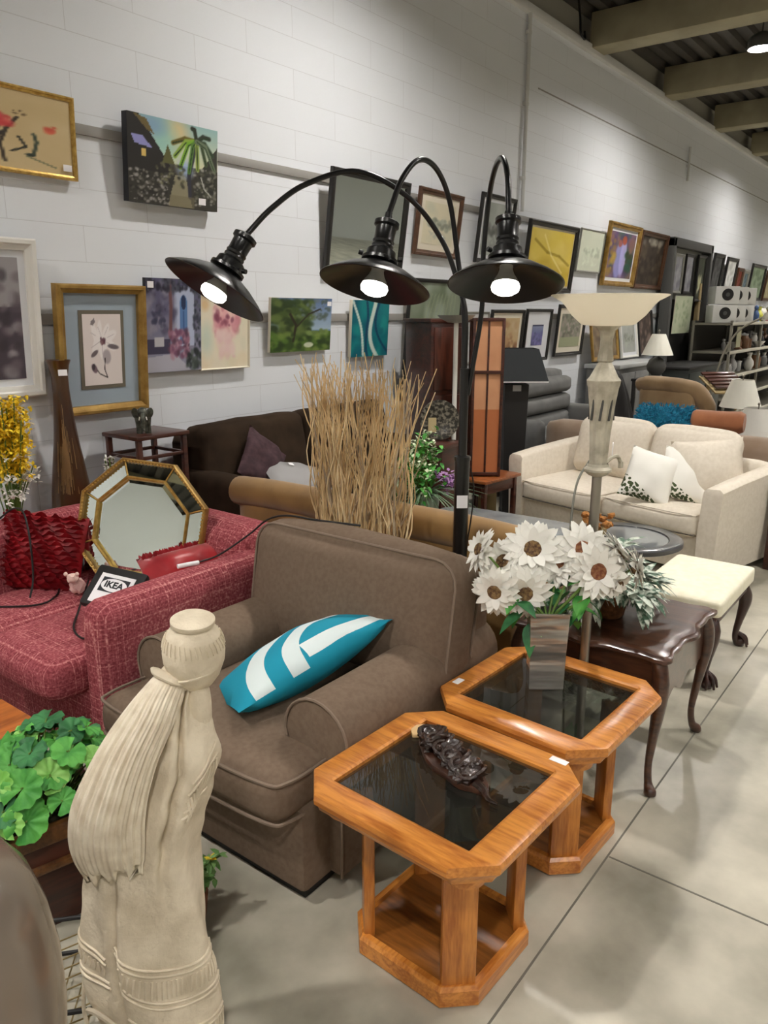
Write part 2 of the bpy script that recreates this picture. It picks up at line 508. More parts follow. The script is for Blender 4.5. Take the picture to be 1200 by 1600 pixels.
# corrugated steel roof deck, ribs along the wall direction
d = MB()
ys = []
y = -12.0
prof = []
while y < 4.2:
    prof += [(y, 4.74), (y + 0.09, 4.74), (y + 0.11, 4.80), (y + 0.18, 4.80)]
    y += 0.20
for (ya, za), (yb, zb) in zip(prof, prof[1:]):
    d.quad((-8, ya, za), (34, ya, za), (34, yb, zb), (-8, yb, zb))
d.bx(-8, 34, -12, 4.2, 4.86, 4.96)
struct(d.build('ceiling', M['deck'], smooth=False))
for i in range(18):
    x = 8.50 + 2.32 * (i - 6)
    if x < -7.5 or x > 33: continue
    struct(MB().bx(x - 0.02, x + 0.30, -12, WY - 0.02, 4.40, 4.735, 0.01).build('ceiling_beam', M['beam']))
struct(MB().bx(-8, 34, WY - 0.05, WY + 0.12, 4.36, 4.44, 0.012).build('trim_1', M['plain']))
struct(MB().bx(0.4, 12.9, WY - 0.018, WY, 2.575, 2.625, 0.003).build('trim_2', M['rail']))
struct(MB().bx(0.4, 12.9, WY - 0.018, WY, 1.645, 1.700, 0.003).build('trim_3', M['rail']))
struct(MB().bx(7.4, 34, WY - 0.004, WY + 0.001, 3.795, 3.807).build('trim_4', M['rail']))
struct(MB().bx(13.4, 20, WY - 0.018, WY, 2.45, 2.50, 0.003).build('trim_5', M['rail']))
struct(MB().bx(1.0, 34, 0.717, 0.723, 0.0, 0.0012).build('floor_joint', M['joint'], smooth=False))
struct(MB().bx(2.126, 2.132, -6, 0.715, 0.0, 0.0012).build('floor_joint', M['joint'], smooth=False))
struct(MB().bx(6.6, 6.608, -6, 0.715, 0.0, 0.0012).build('floor_joint', M['joint'], smooth=False))
# conduits on the wall
t = thing('electrical_conduit', 'long white vertical pipe on the block wall above the yellow painting', 'pipe', (7.12, WY - 0.03, 2.66))
MB().cyl((0, 0, 0), (0, 0, 1.72), 0.018, n=12).build('pipe', M['plain'], t)
for z in (0.3, 0.95, 1.55): MB().box((0, 0.008, z), (0.06, 0.04, 0.03), 0.004).build('clip', M['plain'], t)
t = thing('electrical_conduit', 'short white pipe stub high on the wall near the far ceiling beams', 'pipe', (12.1, WY - 0.03, 3.55))
MB().cyl((0, 0, 0), (0, 0, 0.45), 0.016, n=12).build('pipe', M['plain'], t)
MB().box((0, 0.006, 0.2), (0.06, 0.04, 0.03), 0.004).build('clip', M['plain'], t)
t = thing('wire_hook', 'dark wire hanging beside the nearest ceiling beam at the wall', 'wire', (8.10, WY - 0.1, 4.38))
MB().tube(catmull([(0, 0.08, 0.5), (0.0, 0.03, 0.2), (-0.03, 0.0, 0.05), (0.03, -0.02, 0.0), (0.06, 0, 0.08)]), 0.012, 8).build('wire', M['cable'], t)
MB().box((0, 0.06, 0.50), (0.05, 0.05, 0.05), 0.01).build('bracket', M['metalblk'], t)

# round LED high bay lamps hung under the roof
lampmat = emis('lamp_lens', (255, 250, 243), LAMP_POWER)
def high_bay(x, y, label):
    t = thing('ceiling_lamp', label, 'lamp', (x, y, 4.335), 0, 'ceiling lamps')
    MB().lathe([(0.01, 0.0), (0.112, 0.0), (0.112, 0.012), (0.01, 0.012)], n=28).build('lens', lampmat, t)
    MB().lathe([(0.119, -0.048), (0.126, -0.048), (0.128, 0.03), (0.10, 0.07), (0.06, 0.09), (0.05, 0.10), (0.01, 0.10), (0.01, 0.02), (0.116, 0.02), (0.119, -0.048)], n=28, cap=False).build('housing', M['dkgrey'], t)
    MB().cyl((0, 0, 0.09), (0, 0, 0.42), 0.008, n=8).build('hanger', M['dkgrey'], t)
for ix, x in enumerate((-5.8, -0.8, 4.2, 9.2, 14.4, 19.6, 25, 30)):
    for iy, y in enumerate((2.26, -0.7, -3.8, -7.6)):
        lab = 'bright round ceiling lamp under the roof beams above the aisle'
        if (ix, iy) == (3, 0): lab = 'glowing round ceiling lamp at the upper right, below the second roof beam'
        high_bay(x, y, lab)
# ------------------------------------------------------------ brown armchair
t = thing('armchair', 'brown fabric armchair with rolled arms and a big back cushion, turquoise pillow on it', 'armchair', (1.85, 1.78, 0))
MB().bx(1.36, 2.38, 1.335, 2.215, 0.05, 0.33, 0.02).bx(1.45, 2.38, 1.40, 2.16, 0.30, 0.36, 0.01).build('base', M['brown'], t, w=True)
MB().bx(1.40, 2.34, 1.37, 2.18, 0.0, 0.055).build('plinth', M['black'], t, w=True)
for yc, sg in ((1.385, -1), (2.12, 1)):
    b = MB()
    pr = []
    for k in range(13):
        a = PI * k / 12
        pr.append((yc + 0.122 * math.cos(a), 0.495 + 0.12 * math.sin(a)))
    pr = [(yc + 0.095, 0.06), (yc + 0.1, 0.38)] + pr + [(yc - 0.1, 0.38), (yc - 0.095, 0.06)]
    rs = []
    for x, k in ((1.475, 0.93), (1.482, 1.0), (1.80, 1.0), (2.10, 1.0), (2.34, 1.0)):
        rs.append([(x, yc + (p[0] - yc) * k, 0.4 + (p[1] - 0.4) * k) for p in pr])
    b.rings(rs)
    a = b.build('arm', M['brown'], t, w=True, sharp=60)
    MB().tube([(1.476, p[0], p[1]) for p in pr], 0.005, 6).build('piping', M['brownpipe'], a, w=True)
# T-shaped seat cushion
s = MB()
s.cushion((1.72, 1.76, 0.385), (0.86, 0.56, 0.15), 0.05, (0, 0, 0.02), n=12)
s.cushion((1.40, 1.775, 0.38), (0.26, 0.86, 0.155), 0.06, (0.01, 0, 0.012), n=14)
sc = s.build('seat_cushion', M['brown'], t, w=True, sharp=60)
for z in (0.44, 0.316):
    MB().tube(catmull([(1.52, 1.345, z), (1.33, 1.35, z), (1.278, 1.42, z), (1.268, 1.775, z), (1.278, 2.14, z), (1.33, 2.205, z), (1.5, 2.21, z)], 6), 0.0055, 6).build('piping', M['brownpipe'], sc, w=True)
s = MB().cushion((2.29, 1.76, 0.52), (0.17, 0.90, 0.54), 0.06, (0.0, 0, 0.015), n=10)
s.build('backrest', M['brown'], t, w=True, sharp=60)
bc = MB().cushion((2.10, 1.745, 0.655), (0.22, 0.96, 0.47), 0.085, (0.05, 0.01, 0.035), rot=(0, R(10), 0), n=14, wob=0.008, seed=3).build('back_cushion', M['brown'], t, w=True, sharp=70)
def cushion_loop(cx, cy, cz, hy, hz, rc, ry, xo):
    pts = []
    for ang0, sy, sz in ((0, 1, 1), (90, -1, 1), (180, -1, -1), (270, 1, -1)):
        for k in range(5):
            a = R(ang0 + 22.5 * k)
            pts.append((xo, sy * (hy - rc) + rc * math.cos(a), sz * (hz - rc) + rc * math.sin(a)))
    pts.append(pts[0])
    m = Euler((0, ry, 0)).to_matrix()
    return [m @ Vector(p) + Vector((cx, cy, cz)) for p in pts]
for xo in (-0.076, 0.082):
    MB().tube(cushion_loop(2.10, 1.745, 0.655, 0.472, 0.232, 0.09, R(10), xo), 0.0055, 6).build('piping', M['brownpipe'], bc, w=True)

# turquoise striped pillow
def stripe_mat():
    m, tr, b = nt('turquoise_striped')
    N, L = tr.nodes, tr.links
    tc = N.new('ShaderNodeTexCoord'); sp = N.new('ShaderNodeSeparateXYZ'); L.new(tc.outputs['Object'], sp.inputs[0])
    # stripes that bend: a diagonal coordinate plus a curved term
    def mth(op, a, bb, c=None):
        n = N.new('ShaderNodeMath'); n.operation = op
        for i, q in enumerate((a, bb, c)):
            if q is None: continue
            if isinstance(q, (int, float)): n.inputs[i].default_value = q
            else: L.new(q, n.inputs[i])
        return n.outputs[0]
    x, y = sp.outputs['X'], sp.outputs['Y']
    dx = mth('ADD', x, -0.30); dy = mth('MULTIPLY', mth('ADD', y, 0.20), 1.5)
    r = mth('SQRT', mth('ADD', mth('MULTIPLY', dx, dx), mth('MULTIPLY', dy, dy)), 0)
    m1 = mth('COMPARE', r, 0.50, 0.036)
    m2 = mth('COMPARE', r, 0.365, 0.032)
    m3 = mth('MULTIPLY', mth('COMPARE', y, -0.150, 0.026), mth('GREATER_THAN', x, -0.015))
    m2 = mth('MULTIPLY', m2, mth('LESS_THAN', mth('ADD', x, 0.0), 0.9))
    mm = mth('MAXIMUM', mth('MAXIMUM', m1, m2), m3)
    top = mth('GREATER_THAN', sp.outputs['Z'], 0.002)
    mm = mth('MULTIPLY', mm, top)
    mx = N.new('ShaderNodeMix'); mx.data_type = 'RGBA'
    mx.inputs['A'].default_value = lin((14, 150, 178)); mx.inputs['B'].default_value = lin((226, 238, 238))
    L.new(mm, mx.inputs['Factor']); L.new(mx.outputs['Result'], b.inputs['Base Color'])
    b.inputs['Roughness'].default_value = 0.85
    return m
M['teal'] = stripe_mat()
pD = Vector((0.50, -0.16, 0.155)).normalized()
pN = Vector((-0.05, 0.36, 0.92)); pN = (pN - pD * pN.dot(pD)).normalized()
pP = pN.cross(pD)
pm4 = Matrix((pD, pP, pN)).transposed()
t = thing('throw_pillow', 'turquoise throw pillow with curved white stripes leaning on the brown armchair', 'pillow', (1.755, 1.72, 0.545), rot=pm4.to_euler())
MB().pillow((0, 0, 0), (0.60, 0.40, 0.19), ear=0.04, wob=0.006).build('cover', M['teal'], t, sharp=80)

# ------------------------------------------------------------ the two oak end tables
def octo(hx, hy, c):
    return [(hx, hy - c), (hx - c, hy), (-hx + c, hy), (-hx, hy - c), (-hx, -hy + c), (-hx + c, -hy), (hx - c, -hy), (hx, -hy + c)]
def end_table(loc, rz, label):
    t = thing('end_table', label, 'table', loc, rz, 'oak end tables')
    H_, hx, hy, bw = 0.515, 0.285, 0.295, 0.082
    b = MB()
    # profile of the moulded frame, from the inner edge round to the underside
    prof = [(bw, H_ - 0.016), (bw, H_ - 0.004), (bw - 0.008, H_), (0.016, H_), (0.004, H_ - 0.005), (0.0, H_ - 0.016), (0.002, H_ - 0.030), (0.016, H_ - 0.044), (0.022, H_ - 0.058), (bw, H_ - 0.058)]
    c0 = 0.088
    rs = []
    for o, z in prof:
        cc = max(0.0002, c0 - o * 1.06)
        rs.append([(x, y, z) for x, y in octo(hx - o, hy - o, cc)])
    rs.append(rs[0])
    b.rings(rs, cap=False)
    b.build('top_frame', M['oaky'], t, sharp=25)
    g = bw - 0.004
    MB().bx(-hx + g, hx - g, -hy + g, hy - g, H_ - 0.022, H_ - 0.014).build('glass_panel', M['smoke'], t, smooth=False)
    # base tray
    bx_, by_ = 0.195, 0.205
    b = MB()
    rs = [[(x, y, z) for x, y in octo(bx_ - o, by_ - o, 0.07 - o * 0.6)] for o, z in ((0.006, 0.0), (0.0, 0.006), (0.0, 0.050), (0.008, 0.060), (0.024, 0.060), (0.028, 0.048))]
    b.rings(rs, cap=False)
    b.build('base_rim', M['oakx'], t, sharp=25)
    MB().prism(octo(bx_ - 0.026, by_ - 0.026, 0.055), 0.03, 0.048).build('base_shelf', M['oakd'], t, smooth=False)
    for sx, sy in ((1, 1), (-1, 1), (-1, -1), (1, -1)):
        l = MB().box((0, 0, 0.253), (0.088, 0.030, 0.41), 0.004).build('leg', M['oakz'], t, loc=(sx * (bx_ - 0.055), sy * (by_ - 0.055), 0), rot=(0, 0, -sx * sy * PI / 4))
        MB().lathe([(0.001, 0), (0.05, 0), (0.05, 0.035), (0.001, 0.035)], (0, 0, 0), 20).build('corner_brace', M['oakx'], t, loc=(sx * (hx - 0.105), sy * (hy - 0.105), H_ - 0.095))
    return t
t = end_table((1.525, 0.965, 0), R(-2.5), 'honey oak end table nearest the front with a dark carving lying on its smoked glass')
MB().box((0.255, -0.20, 0.5156), (0.022, 0.05, 0.001), 0).build('price_tag', M['tag'], t, smooth=False)
t = end_table((2.130, 0.955, 0), R(-3.0), 'honey oak end table behind the first one, with the silvery flower vase on its glass')
MB().box((-0.14, 0.262, 0.5156), (0.04, 0.024, 0.001), 0).build('price_tag', M['tag'], t, smooth=False)

# dark carved piece lying on the front table
t = thing('wood_carving', 'dark glossy carved wood piece lying on the glass of the front end table', 'carving', (1.60, 1.00, 0.501), R(-118))
slab = MB()
pts = []
for k in range(30):
    a = 2 * PI * k / 30
    rr = 1 + 0.10 * math.sin(3 * a + 1) + 0.05 * math.sin(7 * a)
    pts.append((0.155 * math.cos(a) * rr, 0.058 * math.sin(a) * rr * (1 + 0.25 * math.cos(a))))
slab.prism(pts, 0.0005, 0.020, 0.005)
slab.build('slab', mat('carving_slab', (78, 48, 34), 0.3, c2=(50, 28, 20), scale=30, coat=0.5), t)
cm = mat('carving_gloss', (52, 32, 24), 0.25, c2=(30, 18, 14), scale=40, bump=0.6, bscale=120, dist=0.004, coat=0.6)
rnd = random.Random(4)
fg = MB()
for i, x in enumerate((-0.10, -0.055, -0.01, 0.035, 0.08, 0.115)):
    fg.blob((x, 0.004 * (-1) ** i, 0.032), (0.055, 0.085 + 0.012 * math.sin(i * 1.7), 0.042), n=3, wob=0.6, freq=6, seed=i)
    ring = [(x + 0.026 * math.cos(a), 0.040 * math.sin(a), 0.044 + 0.006 * math.sin(2 * a)) for a in [2 * PI * k / 14 for k in range(15)]]
    fg.tube(ring, 0.007, 6)
for k in range(16):
    fg.blob((rnd.uniform(-0.12, 0.13), rnd.uniform(-0.04, 0.04), rnd.uniform(0.035, 0.055)), (0.022, 0.018, 0.02), n=2, wob=0.6, seed=k)
fg.build('carved_figures', cm, t)
MB().tube(catmull([(0.14, 0.0, 0.02), (0.17, 0.006, 0.016), (0.20, 0.0, 0.012), (0.225, 0.012, 0.010)], 5), [0.014 - 0.0007 * k for k in range(16)], 8).build('tail', cm, t)
MB().prism([(-0.205, -0.02), (-0.195, 0.024), (-0.16, 0.034), (-0.14, 0.0), (-0.155, -0.036)], 0.0, 0.012, 0.003).build('pale_tip', mat('raw_wood', (206, 172, 124), 0.7), t)

# silvery mother of pearl vase with white sunflowers
t = thing('flower_vase', 'tall rectangular silvery mother-of-pearl vase on the second oak table', 'vase', (2.175, 0.995, 0.501), R(-54.0))
v = MB()
rs = []
for (a, bb, z) in ((0.054, 0.030, 0.0), (0.056, 0.032, 0.004), (0.058, 0.034, 0.13), (0.063, 0.037, 0.262), (0.0635, 0.0375, 0.268), (0.059, 0.033, 0.268), (0.056, 0.030, 0.20), (0.05, 0.026, 0.02)):
    rs.append([(a, bb, z), (-a, bb, z), (-a, -bb, z), (a, -bb, z)])
v.rings(rs)
v.build('body', M['pearl'], t, sharp=20)
VX, VY, VZ = 2.175, 0.995, 0.74
heads = [
 # x, y, z, facing(right, up, toward camera), radius, disc?, label
 ((2.117, 1.218, 0.945), (-0.85, 0.35, 0.25), 0.075, 'd', 'white sunflower seen from the side, furthest left in the vase'),
 ((2.220, 1.084, 0.945), (-0.10, 0.55, 0.85), 0.105, 'd', 'large white sunflower with dark centre at the top left of the bouquet'),
 ((2.170, 1.160, 0.900), (-0.55, 0.55, 0.55), 0.085, 'd', 'white sunflower half hidden below the top left bloom'),
 ((2.100, 1.150, 0.822), (-0.45, -0.05, 0.90), 0.085, 'd', 'white sunflower drooping at the lower left, left of the other low bloom'),
 ((2.150, 1.070, 0.820), (-0.05, -0.05, 1.0), 0.090, 'd', 'white sunflower drooping just above the left edge of the silvery vase'),
 ((2.275, 1.015, 0.895), (-0.40, 0.60, 0.60), 0.080, 'r', 'white sunflower with brown centre in the middle, behind its neighbours'),
 ((2.320, 0.955, 0.945), (0.05, 0.50, 0.85), 0.098, 'r', 'large white sunflower with rusty centre at the top middle of the bouquet'),
 ((2.310, 0.895, 0.885), (0.10, 0.25, 0.95), 0.100, 'r', 'white sunflower with wide rust brown centre facing the aisle'),
 ((2.395, 0.860, 0.935), (0.75, 0.60, 0.10), 0.085, 'd', 'white sunflower turned away at the upper right of the bouquet'),
 ((2.400, 0.800, 0.890), (0.90, 0.15, 0.25), 0.075, 'd', 'white sunflower seen from the side at the far right of the bouquet'),
 ((2.360, 0.845, 0.840), (0.55, -0.30, 0.70), 0.060, 'd', 'small white flower with tiny centre hanging at the lower right of the bouquet'),
]
CR = Vector((math.sin(HEAD), -math.cos(HEAD), 0)); CB = -Vector((math.cos(HEAD), math.sin(HEAD), 0))
def sunflower(p, f, rad, disc, label, seed):
    rnd = random.Random(seed)
    t = thing('white_sunflower', label, 'flower', (VX + (p[0] - VX) * 0.08, VY + (p[1] - VY) * 0.08, VZ - 0.10), 0, 'white sunflowers in the silvery vase')
    n = (CR * f[0] + Vector((0, 0, 1)) * f[1] + CB * f[2]).normalized()
    P = Vector(p); rad = rad * 0.93
    a = n.orthogonal().normalized(); bb = n.cross(a)
    pm = MB()
    for layer, (cnt, r0, lift) in enumerate(((18, 1.0, 0.02), (16, 0.88, 0.22), (12, 0.68, 0.45))):
        for k in range(cnt):
            an = 2 * PI * (k + 0.4 * layer) / cnt + rnd.uniform(-0.12, 0.12)
            dr = a * math.cos(an) + bb * math.sin(an)
            L_ = rad * r0 * rnd.uniform(0.86, 1.08)
            pm.leaf(P + dr * rad * 0.16 + n * 0.004 * layer, dr + n * (lift + rnd.uniform(-0.1, 0.15)), n, L_, rad * 0.36, 6, curl=rnd.uniform(0.0, 0.3), fold=0.2, pointed=0.6)
    pm.build('petals', M['petal'], t, w=True, sharp=180, recalc=False)
    dm = MB()
    q = n.to_track_quat('Z', 'Y').to_matrix().to_4x4()
    tmp = MB().lathe([(0.001, 0.012), (rad * 0.14, 0.017), (rad * 0.25, 0.018), (rad * 0.34, 0.012), (rad * 0.36, 0.002), (rad * 0.2, -0.012), (0.001, -0.016)], n=20)
    bmesh.ops.transform(tmp.bm, matrix=Matrix.Translation(P) @ q, verts=tmp.bm.verts)
    tmp.build('flower_disc', M['disc'] if disc == 'd' else M['disc2'], t, w=True)
    b0 = Vector((VX + (P.x - VX) * 0.05, VY + (P.y - VY) * 0.05, VZ - 0.10))
    mid = b0.lerp(P, 0.55) + Vector((0, 0, 0.045)) 
    MB().tube(catmull([b0, b0 + Vector((0, 0, 0.09)), mid, P - n * 0.014], 5), 0.004, 6).build('stem', M['stem'], t, w=True)
    lf = MB()
    for k in range(3):
        q0 = b0.lerp(mid, 0.55 + 0.25 * k)
        dr = Vector((rnd.uniform(-1, 1), rnd.uniform(-1, 1), rnd.uniform(-0.5, 0.3)))
        lf.leaf(q0, dr, (0, 0, 1), rnd.uniform(0.07, 0.11), 0.05, 5, 0.5)
    lf.build('leaves', M['green2'] if seed % 2 else M['green'], t, w=True, sharp=180, recalc=False)
for i, h in enumerate(heads): sunflower(*h, seed=20 + i)

# ------------------------------------------------------------ antique torchiere lamp
t = thing('torchiere_lamp', 'antique silver torchiere floor lamp with a frosted ivory glass bowl', 'lamp', (2.447, 0.972, 0))
MB().lathe([(0.002, 0.0), (0.115, 0.0), (0.118, 0.012), (0.10, 0.022), (0.05, 0.035), (0.03, 0.06), (0.018, 0.07), (0.002, 0.07)], n=32).build('base', M['antique'], t)
MB().cyl((0, 0, 0.06), (0, 0, 1.27), 0.0165, n=18).build('pole', M['pewter'], t)
MB().lathe([(0.017, 1.17), (0.030, 1.175), (0.046, 1.19), (0.046, 1.197), (0.036, 1.205), (0.034, 1.215)], n=24, cap=False).build('collar', M['antique'], t)
st = MB()
fl = lambda a, z: 1 + 0.13 * math.cos(4 * a) ** 2
st.lathe([(0.027, 1.20), (0.029, 1.25), (0.032, 1.32), (0.038, 1.40), (0.046, 1.465), (0.049, 1.475), (0.051, 1.49), (0.043, 1.50), (0.026, 1.535), (0.018, 1.55)], n=40, mod=fl)
st.lathe([(0.017, 1.545), (0.024, 1.552), (0.023, 1.56), (0.019, 1.59), (0.018, 1.62), (0.024, 1.648), (0.045, 1.668), (0.048, 1.676), (0.01, 1.68)], n=40, mod=lambda a, z: 1 + 0.10 * math.cos(5 * a) ** 2)
st.build('cast_stem', M['antique'], t, sharp=30)
for k in range(8):
    a = PI * k / 4 + PI / 8
    MB().box((0, 0, 0), (0.008, 0.006, 0.10), 0.002).build('slot', M['dkgrey'], t, loc=(0.039 * math.cos(a), 0.039 * math.sin(a), 1.41), rot=(0, R(6), a + PI / 2))
bowl = [(0.045, 1.662), (0.075, 1.664), (0.085, 1.668), (0.115, 1.695), (0.135, 1.722), (0.150, 1.738), (0.176, 1.752), (0.184, 1.756), (0.180, 1.759), (0.150, 1.744), (0.130, 1.728), (0.100, 1.695), (0.045, 1.676)]
MB().lathe(bowl, n=48, cap=False).build('glass_bowl', M['ivory'], t)
bolt = MB().tube(catmull([(0.035, 0, 1.20), (0.07, -0.02, 1.225), (0.10, -0.03, 1.225), (0.115, -0.035, 1.20)], 5), 0.007, 8)
bolt.box((0.116, -0.035, 1.195), (0.022, 0.014, 0.024), 0.004)
bolt.build('switch_key', M['antique'], t)
pt = MB().box((0.018, -0.04, 1.265), (0.03, 0.003, 0.04), 0.001, rot=(0, 0, R(20))).build('paper_tag', M['tag'], t)
MB().tube(catmull([(0.0, 0.03, 1.22), (-0.05, 0.05, 1.14), (-0.055, 0.06, 0.95), (-0.055, 0.055, 0.6), (-0.03, 0.04, 0.08)], 8), 0.004, 6).build('power_cord', M['silverframe'], t)

# ------------------------------------------------------------ three-headed arc lamp
AX, AY = 2.515, 1.545
t = thing('arc_floor_lamp', 'black three-headed arc floor lamp with metal shades and lit bulbs', 'lamp', (AX, AY, 0))
MB().lathe([(0.002, 0.0), (0.092, 0.0), (0.095, 0.008), (0.092, 0.028), (0.03, 0.034), (0.002, 0.034)], n=36).build('base', M['metalblk'], t)
sl = MB().lathe([(0.028, 0.03), (0.029, 1.15), (0.032, 1.15), (0.032, 1.165), (0.01, 1.17), (0.01, 0.03)], n=24).build('sleeve', M['metalblk'], t)
MB().box((0, 0, 0), (0.002, 0.042, 0.05), 0).build('price_tag', M['tag'], sl, loc=(-0.024, -0.019, 0.99), rot=(0, 0, R(38)))
MB().cyl((0, 0, 1.15), (0, 0, 1.50), 0.017, n=16).build('pole', M['metalblk'], t)
bulbm = emis('bulb_glow', (255, 252, 238), BULB_POWER)
porc = mat('bulb_neck', (206, 204, 196), 0.4)
arms = [
 ([(2.512, 1.548, 1.40), (2.516, 1.546, 1.677), (2.508, 1.581, 1.814), (2.476, 1.633, 1.96), (2.383, 1.712, 2.098), (2.241, 1.83, 2.18), (2.076, 1.922, 2.129), (1.964, 1.981, 2.045), (1.882, 2.018, 1.959)], (1.768, 2.062, 1.775), 'L'),
 ([(2.515, 1.55, 1.40), (2.517, 1.555, 1.70), (2.518, 1.59, 1.905), (2.477, 1.602, 2.088), (2.39, 1.603, 2.185), (2.289, 1.606, 2.2), (2.198, 1.61, 2.129), (2.124, 1.607, 2.017)], (2.045, 1.605, 1.79), 'M'),
 ([(2.525, 1.535, 1.40), (2.556, 1.504, 1.70), (2.557, 1.504, 1.903), (2.537, 1.476, 2.095), (2.459, 1.41, 2.178), (2.384, 1.342, 2.19), (2.326, 1.288, 2.123), (2.287, 1.258, 2.012)], (2.225, 1.225, 1.79), 'R'),
]
for pts, c, nm in arms:
    am = MB().tube(catmull(pts, 8), 0.0095, 10).build('arm', M['metalblk'], t, w=True)
    e = Vector(pts[-1]); c = Vector(c)
    ax = (c - e).normalized()
    ln = (c - e).length
    q = (-ax).to_track_quat('Z', 'Y').to_matrix().to_4x4()
    # local z points back up the arm; origin at the rim plane of the shade
    m = Matrix.Translation(c) @ q
    def put(mb, name, mt, par, **k):
        bmesh.ops.transform(mb.bm, matrix=m, verts=mb.bm.verts)
        return mb.build(name, mt, par, w=True, **k)
    RR = 0.180
    sh = put(MB().lathe([(0.038, 0.072), (0.060, 0.066), (0.11, 0.044), (0.155, 0.018), (RR, 0.0), (RR + 0.002, -0.003), (RR - 0.001, -0.004), (0.154, 0.013), (0.108, 0.039), (0.058, 0.061), (0.030, 0.066)], n=56, cap=False), 'shade', M['metalblk'], am)
    so = MB().lathe([(0.030, 0.058), (0.050, 0.070), (0.060, 0.076), (0.060, 0.086), (0.050, 0.090), (0.047, 0.112), (0.040, 0.118), (0.034, 0.122), (0.036, 0.130), (0.033, 0.136), (0.036, 0.144), (0.033, 0.150), (0.034, 0.19), (0.041, 0.196), (0.041, 0.208), (0.030, 0.214), (0.014, 0.217), (0.012, ln), (0.002, ln)], n=36)
    for k in range(2):
        a = PI * k + 0.6
        so.cyl((0.058 * math.cos(a), 0.058 * math.sin(a), 0.095), (0.072 * math.cos(a), 0.072 * math.sin(a), 0.097), 0.008, n=10)
    put(so, 'socket', M['metalblk'], am)
    nk = put(MB().lathe([(0.012, 0.072), (0.020, 0.07), (0.021, 0.045), (0.026, 0.030), (0.036, 0.014), (0.042, 0.000), (0.012, 0.0)], n=28), 'bulb_neck', porc, am)
    put(MB().lathe([(0.042, 0.001), (0.0455, -0.010), (0.042, -0.022), (0.028, -0.031), (0.002, -0.035)], n=28, cap=False), 'bulb', bulbm, am)
MB().tube(catmull([(0.03, 0.0, 1.16), (0.06, -0.02, 1.0), (0.05, 0.02, 0.6), (0.06, 0.03, 0.03)], 6), 0.003, 6).build('power_cord', M['cable'], t)

# ------------------------------------------------------------ bundle of dry twigs
rnd = random.Random(11)
t = thing('twig_bundle', 'tall screen of dry curly willow twigs standing behind the brown armchair', 'decoration', (2.505, 2.045, 0))
mass = MB()
for i in range(185):
    yb = rnd.uniform(1.835, 2.265)
    xb = 2.505 + rnd.uniform(-0.045, 0.045)
    fan = (yb - 2.05) * rnd.uniform(0.15, 0.75) + rnd.uniform(-0.05, 0.05)
    top = rnd.uniform(1.40, 1.52) + 0.03 * math.sin(i)
    pts = []
    ph, ph2 = rnd.uniform(0, 6), rnd.uniform(0, 6)
    amp = rnd.uniform(0.008, 0.030)
    nn = 9
    for k in range(nn + 1):
        f_ = k / nn
        z = f_ * top
        s_ = max(0, f_ - 0.35) / 0.65
        pts.append((xb + amp * math.sin(ph2 + f_ * 13) + (rnd.uniform(-0.04, 0.04) if k == nn else 0) * s_, yb + fan * s_ ** 1.6 + amp * 1.3 * math.sin(ph + f_ * 15), z))
    r0 = rnd.uniform(0.0032, 0.0058)
    rr = [r0 * (1 - 0.6 * (k / (3 * nn)) ** 1.5) for k in range(3 * nn + 1)]
    b = MB().tube(catmull(pts, 3), rr, 5)
    if i % 3 == 0:
        k0 = rnd.randint(5, 7)
        p0 = Vector(pts[k0]); dv = Vector((rnd.uniform(-0.04, 0.04), rnd.uniform(-0.09, 0.09), rnd.uniform(0.12, 0.2)))
        b.tube(catmull([p0, p0 + dv * 0.5 + Vector((0.01, 0.008, 0)), p0 + dv], 3), [r0 * 0.7] * 4 + [r0 * 0.4] * 3, 5)
    mt = (M['twig'], M['twig2'], M['twig3'])[0 if i % 7 < 2 else 1 if i % 7 < 5 else 2]
    if i < 96: b.build('twig', mt, t, w=True, recalc=False)
    else:
        me = bpy.data.meshes.new('tmp'); b.bm.to_mesh(me); b.bm.free(); mass.bm.from_mesh(me); bpy.data.meshes.remove(me)
tag(mass.build('twig_mass', M['twig'], t, w=True, recalc=False), kind='stuff')
MB().tube([(2.505 + 0.062 * math.cos(a), 2.05 + 0.235 * math.sin(a), 0.42) for a in [2 * PI * k / 30 for k in range(31)]], 0.006, 6).build('tie_wire', M['twig3'], t, w=True)
# ------------------------------------------------------------ pink tweed loveseat
t = thing('loveseat', 'pink and red tweed loveseat heaped with a mirror, red cushions and cables', 'sofa', (1.85, 2.95, 0))
MB().bx(1.42, 2.20, 2.40, 3.52, 0.03, 0.32, 0.02).build('base', M['tweed'], t, w=True)
MB().cushion((1.86, 2.415, 0.365), (0.92, 0.15, 0.65), 0.06, (0.01, 0.004, 0.01), n=10).build('arm', M['tweed'], t, w=True, sharp=60)
MB().cushion((1.83, 3.485, 0.40), (0.76, 0.17, 0.73), 0.06, (0.01, 0.004, 0.01), n=10).build('arm', M['tweed'], t, w=True, sharp=60)
MB().cushion((2.31, 2.92, 0.42), (0.18, 1.14, 0.72), 0.06, (0.01, 0, 0.01), n=10).build('backrest', M['tweed'], t, w=True, sharp=60)
MB().cushion((1.71, 2.74, 0.385), (0.88, 0.50, 0.17), 0.06, (0.02, 0, 0.02), n=12).build('seat_cushion', M['tweed'], t, w=True, sharp=60)
MB().cushion((1.71, 3.195, 0.385), (0.88, 0.40, 0.17), 0.06, (0.02, 0, 0.02), n=12).build('seat_cushion', M['tweed'], t, w=True, sharp=60)
MB().cushion((2.22, 2.70, 0.60), (0.15, 0.52, 0.36), 0.07, (0.03, 0, 0.02), rot=(0, R(14), 0), n=12).build('back_cushion', M['tweed'], t, w=True, sharp=60)
